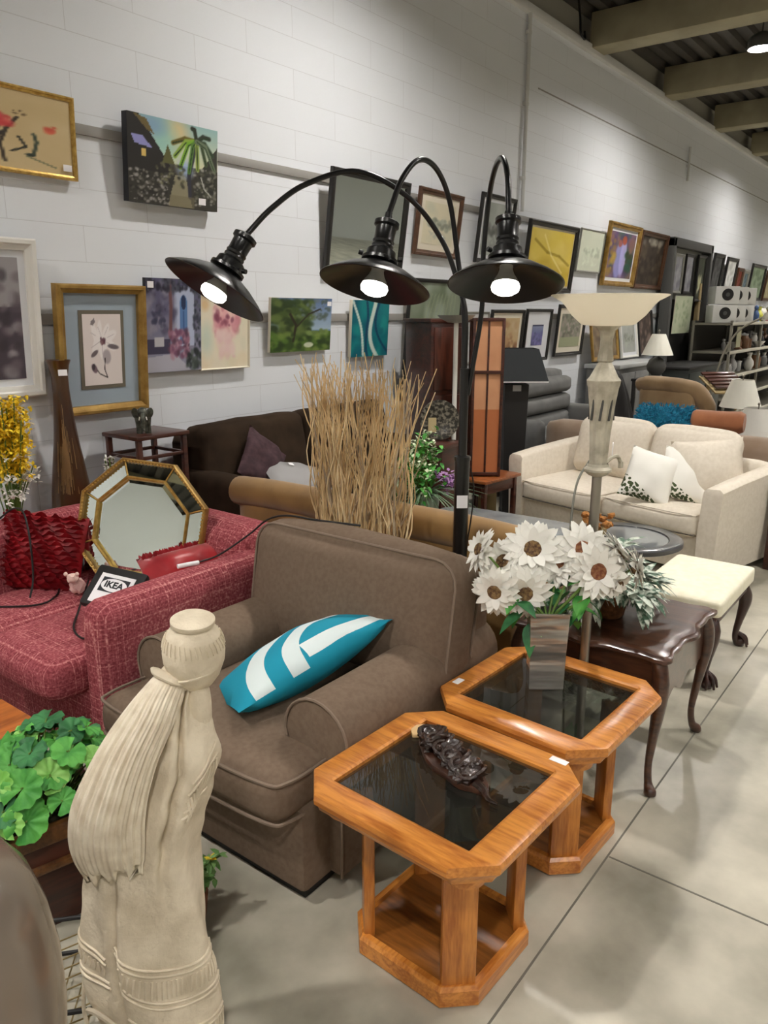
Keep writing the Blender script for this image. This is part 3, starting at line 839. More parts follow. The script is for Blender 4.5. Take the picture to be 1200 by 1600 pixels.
MB().cushion((2.13, 3.30, 0.655), (0.18, 0.46, 0.44), 0.08, (0.03, 0, 0.02), rot=(0, R(14), R(-6)), n=12).build('back_cushion', M['tweed'], t, w=True, sharp=60)
for x, y in ((1.48, 2.42), (1.48, 3.48), (2.34, 2.42), (2.34, 3.44)):
    MB().cyl((x, y, 0), (x, y, 0.05), 0.022, 0.03, n=12).build('leg', M['black'], t, w=True)

# ------------------------------------------------------------ octagonal gilt mirror leaning on the loveseat
LEAN = R(14)
nh = Vector((-0.87, -0.49, 0)).normalized()
Z_ = (nh * math.cos(LEAN) + Vector((0, 0, 1)) * math.sin(LEAN)).normalized()
Y_ = (Vector((0, 0, 1)) * math.cos(LEAN) - nh * math.sin(LEAN)).normalized()
X_ = Y_.cross(Z_)
mm = Matrix((X_, Y_, Z_)).transposed()
mm = mm @ Euler((0, 0, R(-6))).to_matrix()
t = thing('octagonal_mirror', 'octagonal gilt-framed mirror with mirrored border panels leaning on the pink loveseat', 'mirror', (1.990, 2.912, 0.765), rot=mm.to_euler())
def og(r, z, a0=22.5):
    r = r / math.cos(PI / 8)
    return [(r * math.cos(R(a0 + 45 * k)), r * math.sin(R(a0 + 45 * k)), z) for k in range(8)]
AP = 0.30
def oring(spec):
    b = MB(); rs = [og(r, z) for r, z in spec]; rs.append(rs[0]); return b.rings(rs, cap=False)
oring([(AP, -0.02), (AP, 0.012), (AP - 0.006, 0.020), (AP - 0.016, 0.014), (AP - 0.018, -0.02)]).build('outer_frame', M['gold'], t, sharp=20)
oring([(AP - 0.078, -0.012), (AP - 0.078, 0.012), (AP - 0.084, 0.018), (AP - 0.091, 0.012), (AP - 0.094, -0.012)]).build('inner_frame', M['goldb'], t, sharp=20)
bd = MB()
for k in range(8):
    a0, a1 = og(AP - 0.013, 0.016)[k], og(AP - 0.013, 0.016)[(k + 1) % 8]
    for j in range(15):
        p = Vector(a0).lerp(Vector(a1), (j + 0.5) / 15)
        bd.blob(p, (0.011, 0.011, 0.011), n=1)
bd.build('beading', M['goldb'], t)
for k in range(8):
    o, i = og(AP - 0.016, -0.004), og(AP - 0.077, 0.004)
    k2 = (k + 1) % 8
    f = 0.97
    def mixp(a, b, f): return tuple(a[q] * f + b[q] * (1 - f) for q in range(3))
    MB().quad(mixp(o[k], o[k2], f), mixp(o[k2], o[k], f), mixp(i[k2], i[k], f), mixp(i[k], i[k2], f)).build('mirror_panel', M['mirror'], t, smooth=False)
    MB().tube([o[k], i[k]], 0.004, 6).build('corner_bead', M['goldb'], t)
b = MB()
r1, r2 = og(AP - 0.090, 0.0), og(AP - 0.110, 0.005)
b.rings([r1, r2], cap=False)
b.bm.faces.new([b.bm.verts.new(p) for p in r2])
b.build('mirror_glass', M['mirror'], t, smooth=False, recalc=False)
MB().prism([(p[0], p[1]) for p in og(AP - 0.004, 0)], -0.024, -0.014).build('backing_board', M['black'], t, smooth=False)

# ------------------------------------------------------------ boxed item with a store card
t = thing('black_package', 'flat black package with a white logo card lying in the corner of the pink loveseat', 'package', (1.675, 2.655, 0.60), rot=Euler((R(38), R(8), R(-66))))
MB().box((0, 0, 0.02), (0.22, 0.19, 0.04), 0.012).build('package', M['black'], t)
card = MB().box((0.0, -0.012, 0.0415), (0.150, 0.135, 0.002), 0).build('card', M['tag'], t, smooth=False)
# the printed block: dark rectangle, pale oval, dark heavy letters
MB().box((0, 0.006, 0.0431), (0.118, 0.066, 0.0012), 0).build('printed_block', M['ink'], card, smooth=False)
ov = [(0.056 * math.cos(2 * PI * k / 40), 0.006 + 0.0295 * math.sin(2 * PI * k / 40)) for k in range(40)]
MB().prism(ov, 0.0435, 0.0446).build('printed_oval', M['tag'], card, smooth=False)
cu = bpy.data.curves.new('lettering', 'FONT')
cu.body = 'IKEA'; cu.size = 0.040; cu.align_x = 'CENTER'; cu.align_y = 'CENTER'; cu.extrude = 0.0004; cu.offset = 0.0014; cu.space_character = 0.98
tmpo = bpy.data.objects.new('tmp', cu); COL.objects.link(tmpo)
dg = bpy.context.evaluated_depsgraph_get()
me = bpy.data.meshes.new_from_object(tmpo.evaluated_get(dg))
bpy.data.objects.remove(tmpo)
me.materials.clear(); me.materials.append(M['ink'])
o = bpy.data.objects.new('lettering', me); COL.objects.link(o); o.parent = card; o.location = (0, 0.006, 0.0451)

# ------------------------------------------------------------ cushions, cables on the loveseat
t = thing('throw_pillow', 'shiny red satin pillow wedged along the right arm of the pink loveseat', 'pillow', (2.015, 2.60, 0.615), rot=Euler((R(58), R(3), R(4))))
MB().pillow((0, 0, 0), (0.50, 0.22, 0.13), ear=0.03, wob=0.03, seed=2).build('cover', M['satin'], t, sharp=80)
rf = MB()
for i in range(60):
    u = -0.22 + 0.44 * i / 59
    for j in range(2):
        rf.leaf((u, 0.097, 0.01 * (j - 0.5)), (0.3 * math.sin(i * 1.9), 1, 0.9 * math.sin(i * 2.3 + j * 2)), (0, 0, 1), 0.03, 0.022, 3, 0.2)
rf.build('ruffle', M['ruffle'], t, recalc=False)
t = thing('throw_pillow', 'big crimson pillow covered in ruffles at the left end of the pink loveseat', 'pillow', (1.72, 3.30, 0.635), rot=Euler((R(72), R(4), R(-62))))
MB().pillow((0, 0, 0), (0.42, 0.36, 0.16), ear=0.03, wob=0.02, seed=5).build('cover', M['ruffle'], t, sharp=80)
rnd = random.Random(5)
rf = MB()
for i in range(17):
    v = -0.165 + 0.33 * i / 16
    pts, n_ = [], 46
    r1, r2 = [], []
    for k in range(n_):
        u = -0.2 + 0.4 * k / (n_ - 1)
        th = 0.08 * (max(0, 1 - (u / 0.21) ** 2) * max(0, 1 - (v / 0.18) ** 2)) ** 0.5
        w = 0.010 * math.sin(k * 0.8 + i * 1.7) + rnd.uniform(-0.004, 0.004)
        r1.append(rf.bm.verts.new((u, v, th - 0.004)))
        r2.append(rf.bm.verts.new((u, v + 0.013 + w, th + 0.020 + rnd.uniform(-0.005, 0.008))))
    for k in range(n_ - 1):
        rf.bm.faces.new((r1[k], r1[k + 1], r2[k + 1], r2[k]))
rf.build('ruffles', M['ruffle'], t, recalc=False, sharp=180)
t = thing('stuffed_toy', 'small pink plush toy tucked under the lower left corner of the octagonal mirror', 'toy', (1.74, 3.06, 0.485))
MB().blob((0, 0, 0.035), (0.07, 0.06, 0.07), n=3, wob=0.3, seed=2).build('body', mat('pink_plush', (226, 186, 180), 0.95), t)
MB().blob((-0.03, -0.02, 0.085), (0.05, 0.05, 0.045), n=3, wob=0.2, seed=3).blob((-0.05, 0.0, 0.105), (0.018, 0.018, 0.02), n=2).blob((-0.02, -0.04, 0.105), (0.018, 0.018, 0.02), n=2).build('head', mat('pink_plush_light', (232, 200, 190), 0.95), t)
t = thing('cable_coil', 'coil of black electrical cable between the ruffled pillow and the mirror', 'cable', (1.83, 3.24, 0.475))
cb = MB()
for k in range(7):
    ph = rnd.uniform(0, 6)
    cb.tube([(0.03 * math.cos(a) + 0.012 * (k % 3 - 1), 0.07 * math.sin(a + ph * 0.05) + 0.012 * (k % 2), 0.075 + 0.075 * math.sin(a * 1.0 + ph) * 0.6 + 0.008 * k) for a in [2 * PI * q / 26 for q in range(27)]], 0.0055, 6)
cb.build('coil', M['cable'], t)
cord = MB()
cord.tube(catmull([(1.86, 3.17, 0.49), (1.74, 3.02, 0.485), (1.62, 2.86, 0.492), (1.50, 2.70, 0.49), (1.48, 2.58, 0.485), (1.58, 2.53, 0.49)], 6), 0.0042, 6)
tag(cord.build('power_cord', M['cable'], None), 'thin black cord lying across the front seat of the pink loveseat below the white card', 'cord')
cord = MB().tube(catmull([(1.40, 3.40, 0.478), (1.42, 3.22, 0.485), (1.55, 3.06, 0.49), (1.66, 3.10, 0.492), (1.75, 3.22, 0.49), (1.84, 3.24, 0.49)], 6), 0.0045, 6).tube(catmull([(1.62, 3.46, 0.79), (1.66, 3.40, 0.84), (1.64, 3.27, 0.85), (1.62, 3.20, 0.75), (1.60, 3.17, 0.58), (1.56, 3.14, 0.50)], 6), 0.0045, 6)
tag(cord.build('power_cord', M['cable'], None), 'black cord looping over the crimson ruffled pillow on the loveseat', 'cord')
cord = MB().tube(catmull([(1.92, 2.44, 0.708), (2.02, 2.42, 0.72), (2.12, 2.34, 0.80), (2.15, 2.26, 0.87), (2.155, 2.15, 0.905), (2.16, 1.98, 0.912), (2.20, 1.80, 0.912)], 6), 0.0042, 6)
co = tag(cord.build('power_cord', M['cable'], None), 'black cord with a white plug from the pink loveseat arm over the brown armchair back', 'cord')
MB().cyl((1.84, 2.465, 0.707), (1.925, 2.438, 0.707), 0.010, n=10).build('plug', M['tag'], co)

# ------------------------------------------------------------ tall brown floor vase
t = thing('floor_vase', 'tall brown lacquered floor vase with flared neck by the white wall', 'vase', (2.115, 3.68, 0))
prof = [(0.07, 0.0), (0.085, 0.02), (0.10, 0.30), (0.105, 0.55), (0.103, 0.72), (0.097, 0.80), (0.080, 0.93), (0.062, 1.06), (0.048, 1.20), (0.040, 1.32), (0.040, 1.40), (0.050, 1.45), (0.060, 1.475), (0.056, 1.475), (0.034, 1.40), (0.03, 1.2)]
MB().lathe(prof, n=40).build('body', M['bronze'], t)
rl = MB()
rnd = random.Random(9)
def vr(z):
    for (r0, z0), (r1, z1) in zip(prof, prof[1:13]):
        if z0 <= z <= z1: return r0 + (r1 - r0) * (z - z0) / (z1 - z0)
    return 0.05
for k in range(80):
    a = R(232) + rnd.gauss(0, 0.24)
    z0 = rnd.uniform(0.80, 1.02); z1 = z0 + rnd.uniform(0.03, 0.16) * (1 if abs(a - R(232)) > 0.2 else 1.6)
    rl.tube([((vr(z) + 0.001) * math.cos(a + 0.2 * (z - z0) * math.sin(k)), (vr(z) + 0.001) * math.sin(a + 0.2 * (z - z0) * math.sin(k)), z) for z in [z0 + (z1 - z0) * q / 6 for q in range(7)]], [0.0021 - 0.00022 * q for q in range(7)], 5)
rl.build('gold_relief', M['bronzerel'], t)
MB().box((0, 0, 0), (0.042, 0.003, 0.03), 0).build('price_tag', M['tag'], t, loc=(-0.012, -0.052, 1.415), rot=(R(-8), 0, R(-22)))

# ------------------------------------------------------------ yellow blossoms at the left edge
t = thing('flower_arrangement', 'artificial yellow forsythia with small white blossoms at the left edge beside the wall', 'flowers', (1.80, 3.68, 0))
MB().lathe([(0.05, 0), (0.07, 0.02), (0.085, 0.25), (0.07, 0.40), (0.06, 0.42), (0.05, 0.40), (0.04, 0.05)], n=24).build('pot', M['terra'], t)
rnd = random.Random(3)
st, yl, wh, tl = MB(), MB(), MB(), MB()
for k in range(34):
    a = rnd.uniform(0, 2 * PI)
    e = Vector((rnd.uniform(-0.16, 0.06), rnd.uniform(-0.24, 0.02), rnd.uniform(1.16, 1.33)))
    wht = k >= 24
    if wht: e = Vector((rnd.uniform(-0.12, 0.07), rnd.uniform(-0.24, -0.02), rnd.uniform(0.92, 1.14)))
    pts = catmull([(0, 0, 0.38), (e.x * 0.3, e.y * 0.3, 0.75), e * 1.0], 8)
    st.tube(pts, 0.003, 5)
    for q in range(40 if not wht else 9):
        p = pts[-1 - rnd.randint(0, 4)] + Vector((rnd.gauss(0, 0.022), rnd.gauss(0, 0.022), rnd.gauss(0, 0.022)))
        for j in range(4):
            (wh if wht else yl).leaf(p, (rnd.uniform(-1, 1), rnd.uniform(-1, 1), rnd.uniform(-0.6, 1)), (0, 0, 1), rnd.uniform(0.018, 0.03), 0.015, 3, 0.3)
st.build('branches', M['stem'], t)
tag(yl.build('yellow_blossoms', M['yellow'], t, recalc=False), 'clusters of yellow blossoms', kind='stuff')
tag(wh.build('white_blossoms', M['petal'], t, recalc=False), 'small white blossoms', kind='stuff')

# ------------------------------------------------------------ small table with elephant, orchid
t = thing('side_table', 'small dark red wood stand against the wall with an elephant figurine on top', 'table', (2.53, 3.585, 0), 0)
MB().box((0, 0, 1.065), (0.34, 0.32, 0.022), 0.005).build('tabletop', M['mahog'], t)
for sx in (-1, 1):
    for sy in (-1, 1):
        MB().box((sx * 0.145, sy * 0.135, 0.527), (0.028, 0.028, 1.054), 0.004).build('leg', M['mahog'], t)
for s_ in (-1, 1):
    MB().box((s_ * 0.145, 0, 0.955), (0.018, 0.25, 0.018), 0.003).build('stretcher', M['mahog'], t)
    MB().box((0, s_ * 0.135, 0.955), (0.27, 0.018, 0.018), 0.003).build('stretcher', M['mahog'], t)
gm = mat('dark_bronze', (52, 54, 50), 0.3, 0.5, c2=(96, 98, 88), scale=40, coat=0.3)
t = thing('elephant_figurine', 'small dark metal elephant figurine standing on the wooden stand', 'figurine', (2.50, 3.56, 1.076), R(-125))
e = MB()
e.blob((0, 0, 0.088), (0.125, 0.076, 0.080), n=3, wob=0.06)
e.blob((0.064, 0, 0.112), (0.056, 0.056, 0.062), n=3)
e.tube(catmull([(0.088, 0, 0.108), (0.104, 0, 0.085), (0.104, 0, 0.05), (0.112, 0, 0.028), (0.124, 0, 0.026)], 5), [0.016 - 0.0005 * k for k in range(21)], 10)
for sx, sy in ((0.038, 0.022), (0.038, -0.022), (-0.040, 0.022), (-0.040, -0.022)):
    e.tube([(sx, sy, 0.085), (sx * 1.02, sy, 0.04), (sx, sy, 0.0)], [0.022, 0.016, 0.0175], 12)
e.tube(catmull([(-0.062, 0, 0.10), (-0.072, 0, 0.075), (-0.070, 0, 0.045)], 4), 0.004, 6)
e.build('body', gm, t, sharp=60)
for s_ in (-1, 1):
    MB().blob((0.050, s_ * 0.036, 0.108), (0.012, 0.05, 0.062), rot=(0, R(12), s_ * R(38)), n=3).build('ear', gm, t)
    MB().tube(catmull([(0.084, s_ * 0.016, 0.092), (0.098, s_ * 0.02, 0.080), (0.112, s_ * 0.02, 0.082)], 4), [0.004 - 0.0003 * k for k in range(9)], 8).build('tusk', M['terra'], t)
t = thing('potted_orchid', 'small white-flowered orchid in a dark pot between the brown vase and the wooden stand', 'plant', (2.300, 3.60, 0), 0)
MB().lathe([(0.06, 0), (0.065, 0.02), (0.03, 0.05), (0.022, 0.4), (0.03, 0.66), (0.052, 0.70), (0.055, 0.76), (0.048, 0.76), (0.03, 0.70)], n=24).build('stand_pot', M['black'], t)
lf, fl_, st = MB(), MB(), MB()
rnd = random.Random(8)
for k in range(16): lf.leaf((0, 0, 0.76), (rnd.uniform(-1, 1), rnd.uniform(-1, 1), rnd.uniform(0.0, 0.6)), (0, 0, 1), rnd.uniform(0.05, 0.09), 0.03, 4, 0.5)
for k in range(3):
    a = 2.1 * k
    pts = catmull([(0, 0, 0.75), (0.012 * math.cos(a), 0.012 * math.sin(a), 0.85), (0.025 * math.cos(a), 0.025 * math.sin(a), 0.96)], 6)
    st.tube(pts, 0.004, 5)
    for q in range(7):
        p = pts[-1 - q] + Vector((rnd.gauss(0, 0.01), rnd.gauss(0, 0.01), 0))
        for j in range(5): fl_.leaf(p, (rnd.uniform(-1, 1), rnd.uniform(-1, 1), rnd.uniform(-0.4, 0.8)), (0, 0, 1), 0.022, 0.016, 3, 0.2)
lf.build('leaves', mat('plum_leaf', (58, 44, 48), 0.7), t, recalc=False); st.build('stems', M['stem'], t); fl_.build('blossoms', M['petal'], t, recalc=False)

# ------------------------------------------------------------ foreground: stone statue
SA = HEAD - PI / 2
t = thing('stone_statue', 'pale stone statue of a cloaked long-haired woman with a jar on her shoulder', 'statue', (0.771, 1.279, 0), SA)
# rows of the cloak: z, left, right, depth centre, depth half
rows = [(0.0, -0.03, 0.165, 0.0, 0.085), (0.035, -0.03, 0.176, 0.0, 0.092), (0.172, -0.045, 0.180, 0.0, 0.095), (0.223, -0.088, 0.178, 0.0, 0.10), (0.29, -0.104, 0.174, 0.0, 0.105), (0.40, -0.101, 0.164, 0.0, 0.105), (0.50, -0.089, 0.158, 0.0, 0.10), (0.608, -0.074, 0.152, 0.0, 0.098), (0.669, -0.055, 0.162, 0.0, 0.095),
        (0.758, -0.02, 0.184, 0.005, 0.088), (0.831, 0.01, 0.204, 0.01, 0.078), (0.888, 0.05, 0.192, 0.012, 0.064), (0.944, 0.085, 0.184, 0.012, 0.052), (0.985, 0.115, 0.182, 0.012, 0.04), (1.0, 0.130, 0.178, 0.012, 0.03)]
def srow(z):
    for a, b in zip(rows, rows[1:]):
        if a[0] <= z <= b[0]:
            f = (z - a[0]) / (b[0] - a[0]); f = f * f * (3 - 2 * f)
            return [a[i] + (b[i] - a[i]) * f for i in range(5)]
    return list(rows[-1])
def ssurf(z, ang, off=0.0):
    """ang 0 = right, -90 = towards the viewer, 180 = left"""
    _, l, r, dc, dh = srow(z)
    hw = (r - l) / 2
    a = R(ang)
    fold = 0.0
    if z < 0.98:
        fold += (-0.026 * math.exp(-((ang + 62 + 40 * (z - 0.75)) / 4.5) ** 2) + 0.008 * math.exp(-((ang + 74 + 40 * (z - 0.75)) / 8) ** 2)) * min(1, max(0, (z - 0.5) / 0.2))
        fold += -0.022 * math.exp(-((ang + 108) / 5) ** 2) * max(0, min(1, (0.66 - z) / 0.1))
        fold += 0.009 * math.sin(R(ang) * 5 + z * 9) * min(1, max(0, (z) / 0.3))
        fold += 0.010 * math.exp(-((ang + 35 - 60 * (z - 0.83)) / 14) ** 2) * math.exp(-((z - 0.83) / 0.12) ** 2)
    k = 1 + (fold + off) / max(0.03, hw)
    return Vector(((l + r) / 2 + hw * math.cos(a) * k, dc + dh * math.sin(a) * k, z))
b = MB()
zs = [0.0, 0.01] + [0.02 + 0.98 * k / 80 for k in range(81)]
b.rings([[ssurf(z, -270 + 360 * k / 192) for k in range(192)] for z in zs])
# carved bands and fringes
bands = b
def band(z0a, ang0, z1a, ang1, r=0.0032, n=24, sag=0.0):
    bands.tube([ssurf(z0a + (z1a - z0a) * (q / n) ** 1.0 - sag * math.sin(PI * q / n), ang0 + (ang1 - ang0) * q / n, 0.001) for q in range(n + 1)], r, 6)
for dz in (0.0, 0.014):
    band(0.405 + dz, -178, 0.40 + dz, -116); band(0.352 - dz, -178, 0.352 - dz, -116)
    band(0.442 - dz, -110, 0.385 - dz, -2, sag=0.035)
    band(0.362 - dz, -104, 0.300 - dz, -2, sag=0.035)
    band(0.275 - dz, -100, 0.215 - dz, -2, sag=0.03)
    band(0.86 - dz * 1.5, -8, 0.80 - dz * 1.5, -48); band(0.775 - dz, -8, 0.745 - dz, -52)
for k in range(8):
    a = -172 + 7 * k
    bands.tube([ssurf(0.392, a, 0.001), ssurf(0.380, a + 2, 0.002), ssurf(0.368, a, 0.001)], 0.0028, 5)
for k in range(22):
    a = -102 + 4.6 * k; f = (a + 110) / 108
    z0 = 0.428 - 0.057 * f - 0.035 * math.sin(PI * f) - 0.012
    bands.tube([ssurf(z0, a, 0.0), ssurf(z0 - 0.018, a - 1.2, 0.002), ssurf(z0 - 0.040, a - 2.5, 0.001)], 0.0032, 5)
    z0 -= 0.16
    if z0 > 0.05: bands.tube([ssurf(z0, a, 0.0), ssurf(z0 - 0.02, a - 1.2, 0.002), ssurf(z0 - 0.036, a - 2.5, 0.001)], 0.0032, 5)
for k in range(11):
    f = k / 10
    a = -10 - 38 * f; z0 = 0.845 - 0.06 * f - 0.018
    bands.tube([ssurf(z0, a, 0.0), ssurf(z0 - 0.022, a + 3, 0.002), ssurf(z0 - 0.045, a + 4, 0.001)], 0.0034, 5)
b.build('cloaked_body', M['stone'], t, sharp=70)
# raised hem at the lower left
hem = [(-0.104, -0.03, 0.31), (-0.096, -0.065, 0.255), (-0.070, -0.09, 0.20), (-0.035, -0.105, 0.165), (0.0, -0.11, 0.13), (0.03, -0.11, 0.07), (0.04, -0.105, 0.0)]
MB().tube(catmull(hem, 5), 0.0045, 6).tube(catmull([(-0.085, -0.07, 0.262), (-0.055, -0.098, 0.285), (-0.02, -0.110, 0.272), (0.0, -0.115, 0.235), (0.012, -0.115, 0.18)], 5), 0.006, 6).build('hem_edge', M['stone'], t)
# long hair: wide falling sheet made of strands
path = [(0.134, 0.0, 1.014, 0.026, 0.024), (0.120, -0.026, 0.99, 0.036, 0.030), (0.100, -0.052, 0.955, 0.044, 0.036), (0.062, -0.075, 0.89, 0.052, 0.040), (0.033, -0.090, 0.825, 0.060, 0.040), (0.010, -0.096, 0.757, 0.068, 0.038), (0.003, -0.096, 0.70, 0.070, 0.032), (0.004, -0.092, 0.65, 0.064, 0.024), (0.008, -0.090, 0.625, 0.056, 0.012)]
rs = []
cp = catmull([p[:3] for p in path], 6)
wv = catmull([(p[3], p[4], 0) for p in path], 6)
for i, p in enumerate(cp):
    ring = []
    dt = (cp[min(i + 1, len(cp) - 1)] - cp[max(i - 1, 0)]).normalized()
    sd = Vector((1, 0, 0)); sd = (sd - dt * sd.dot(dt)).normalized()
    nn_ = sd.cross(dt).normalized()
    f = i / (len(cp) - 1)
    for k in range(240):
        a = 2 * PI * k / 240
        g = 1 + 0.045 * math.sin(19 * a + 2.5 * f + 0.6 * math.sin(9 * f)) * min(1, f * 4) + 0.045 * math.sin(37 * a + 4 * f + math.sin(7 * f)) * min(1, f * 3)
        jag = 0.0
        if f > 0.9: jag = (0.014 * math.sin(9 * a) + 0.008 * math.sin(23 * a)) * (f - 0.9) / 0.1
        ring.append(p + sd * (wv[i].x * math.cos(a) * g) + nn_ * (wv[i].y * math.sin(a) * g) + Vector((0, 0, jag)))
    rs.append(ring)
MB().rings(rs).build('hair', mat('stone_hair', (228, 218, 198), 0.9, c2=(208, 195, 173), scale=26, bump=0.5, bscale=90, dist=0.003, spec=0.2), t, sharp=180)
MB().tube(catmull([(0.092, -0.01, 1.028), (0.112, -0.030, 1.026), (0.140, -0.038, 1.016), (0.160, -0.030, 1.002)], 6), [0.004, 0.006, 0.008, 0.0095, 0.0105, 0.011, 0.0115, 0.012, 0.012, 0.012, 0.012, 0.012, 0.0115, 0.011, 0.010, 0.009, 0.008, 0.006, 0.004], 10, flat=0.6).build('headband', M['stone'], t)
MB().tube(catmull([(0.172, 0.01, 0.90), (0.178, 0.0, 0.95), (0.176, 0.0, 0.99), (0.172, 0.0, 1.01)], 5), [0.026, 0.0255, 0.025, 0.0245, 0.024, 0.0235, 0.023, 0.0225, 0.022, 0.0215, 0.021, 0.0205, 0.02, 0.0195, 0.019, 0.018], 14).build('raised_arm', M['stone'], t)
jr = MB()
jr.lathe([(0.022, -0.078), (0.036, -0.072), (0.050, -0.050), (0.0595, -0.02), (0.061, 0.0), (0.058, 0.022), (0.049, 0.042), (0.041, 0.052), (0.039, 0.057), (0.043, 0.061), (0.043, 0.068), (0.037, 0.072), (0.002, 0.074)], n=56)
j = jr.build('jar', M['stone'], t, loc=(0.171, 0.008, 1.058), rot=(R(6), R(3), 0), sharp=50)
q = MB()
for k in range(34):
    a = 2 * PI * k / 34
    q.tube([(0.0535 * math.cos(a), 0.0535 * math.sin(a), 0.036), (0.0585 * math.cos(a + 0.05), 0.0585 * math.sin(a + 0.05), 0.024), (0.0605 * math.cos(a + 0.08), 0.0605 * math.sin(a + 0.08), 0.012)], 0.0016, 5)
q.tube([(0.056 * math.cos(a), 0.056 * math.sin(a), -0.036 + 0.016 * math.cos(a)) for a in [2 * PI * k / 40 for k in range(41)]], 0.003, 6)
q.build('jar_ribs', M['stone'], j)

# ------------------------------------------------------------ big grey glazed vase at the lower left
t = thing('floor_vase', 'large grey-brown glossy floor vase at the lower left edge, nearest the camera', 'vase', (0.378, 1.247, 0))
MB().lathe([(0.10, 0), (0.115, 0.01), (0.15, 0.15), (0.185, 0.35), (0.198, 0.50), (0.197, 0.60), (0.185, 0.69), (0.165, 0.76), (0.135, 0.81), (0.10, 0.835), (0.085, 0.85), (0.09, 0.875), (0.078, 0.875), (0.07, 0.84), (0.05, 0.5)], n=64).build('body', M['greyvase'], t)
MB().box((0, 0, 0), (0.036, 0.002, 0.05), 0).build('price_tag', M['tag'], t, loc=(0.068, -0.092, 0.853), rot=(R(-25), 0, R(38)))

# ------------------------------------------------------------ wire stand behind the statue
t = thing('wire_stand', 'low brass wire stand with crossed rods on the floor behind the grey vase and statue', 'stand', (0.78, 1.60, 0), SA)
b = MB()
fr = [(-0.20, 0.10), (0.12, 0.16), (0.16, -0.14), (-0.16, -0.20)]
for z, nm in ((0.02, 'lower_rod'), (0.13, 'upper_rod')):
    for k in range(4):
        p, q = fr[k], fr[(k + 1) % 4]
        MB().cyl((p[0], p[1], z), (q[0], q[1], z), 0.006, n=8).build(nm, M['black'] if k % 2 == 0 else M['chrome'], t)
for p in fr: MB().cyl((p[0], p[1], 0.0), (p[0], p[1], 0.16), 0.006, n=8).build('post', M['black'], t)
for k in range(9):
    f = k / 8
    a = Vector((fr[0][0], fr[0][1], 0.02)).lerp(Vector((fr[3][0], fr[3][1], 0.02)), f)
    c = Vector((fr[1][0], fr[1][1], 0.13)).lerp(Vector((fr[2][0], fr[2][1], 0.13)), f)
    MB().cyl(a, c, 0.0022, n=6).build('cross_wire', M['chrome'], t)
    a = Vector((fr[0][0], fr[0][1], 0.02)).lerp(Vector((fr[1][0], fr[1][1], 0.02)), f)
    c = Vector((fr[3][0], fr[3][1], 0.02)).lerp(Vector((fr[2][0], fr[2][1], 0.02)), f)
    MB().cyl(a, c, 0.0022, n=6).build('cross_wire', M['chrome'], t)

# ------------------------------------------------------------ planter with geranium leaves
t = thing('potted_geranium', 'leafy green artificial geranium in a dark wooden planter box left of the statue', 'plant', (0.955, 1.975, 0), R(-14))
cr = MB()
for s_ in (-1, 1):
    cr.box((s_ * 0.115, 0, 0.135), (0.018, 0.25, 0.27), 0.004)
    cr.box((0, s_ * 0.115, 0.135), (0.25, 0.018, 0.27), 0.004)
cr.box((0, 0, 0.02), (0.22, 0.22, 0.02), 0)
cr.build('planter_box', M['mahog'], t)
rm = MB()
for s_ in (-1, 1):
    rm.box((s_ * 0.128, 0, 0.30), (0.024, 0.29, 0.055), 0.005); rm.box((0, s_ * 0.128, 0.30), (0.29, 0.024, 0.055), 0.005)
    rm.box((s_ * 0.13, 0, 0.20), (0.02, 0.28, 0.022), 0.004); rm.box((0, s_ * 0.13, 0.20), (0.28, 0.02, 0.022), 0.004)
rm.build('planter_rim', wood('walnut_rim', (112, 72, 36), (66, 38, 18), 'y', 6), t)
MB().box((0, 0, 0.27), (0.21, 0.21, 0.03), 0.0).build('moss', mat('moss', (58, 52, 34), 0.95, c2=(40, 36, 24), scale=40), t)
rnd = random.Random(21)
def gleaf(mb, p, n, r):
    """round scalloped geranium leaf"""
    n = Vector(n).normalized(); a = n.orthogonal().normalized(); bb = n.cross(a)
    c = mb.bm.verts.new(Vector(p) - n * r * 0.18)
    ro, ri = [], []
    N_ = 36
    for k in range(N_):
        an = 2 * PI * k / N_ * 0.96 + 0.12
        rr = r * (0.93 + 0.09 * abs(math.sin(an * 4.5)) + 0.03 * (k % 2))
        w = 0.10 * r * math.cos(an * 9)
        dr = a * math.cos(an) + bb * math.sin(an)
        ri.append(mb.bm.verts.new(Vector(p) + dr * rr * 0.55 + n * w * 0.5))
        ro.append(mb.bm.verts.new(Vector(p) + dr * rr + n * (w - 0.02 * r)))
    for k in range(N_ - 1):
        mb.bm.faces.new((c, ri[k], ri[k + 1]))
        mb.bm.faces.new((ri[k], ro[k], ro[k + 1], ri[k + 1]))
stm = MB()
for i in range(74):
    a = rnd.uniform(0, 2 * PI); rr = 0.215 * math.sqrt(rnd.random())
    z = 0.40 + 0.15 * (1 - (rr / 0.26) ** 2) * rnd.uniform(0.5, 1.0) + rnd.uniform(-0.03, 0.02) - (0.05 if rr > 0.18 else 0)
    p = Vector((rr * math.cos(a), rr * math.sin(a) + 0.02, z))
    n = Vector((0.8 * math.cos(a) * rr / 0.2 + rnd.uniform(-0.3, 0.1), 0.8 * math.sin(a) * rr / 0.2 + rnd.uniform(-0.5, 0.1), rnd.uniform(0.5, 1.0)))
    lm = MB(); gleaf(lm, p, n, rnd.uniform(0.034, 0.058))
    lm.build('leaf', (M['green'], M['green2'], M['green3'])[rnd.choice((0, 0, 0, 1, 1, 2))], t, recalc=False, sharp=60)
    stm.tube(catmull([(p.x * 0.15, p.y * 0.15, 0.28), (p.x * 0.6, p.y * 0.6, z - 0.03), p], 4), 0.0025, 5)
stm.build('stems', M['stem'], t)

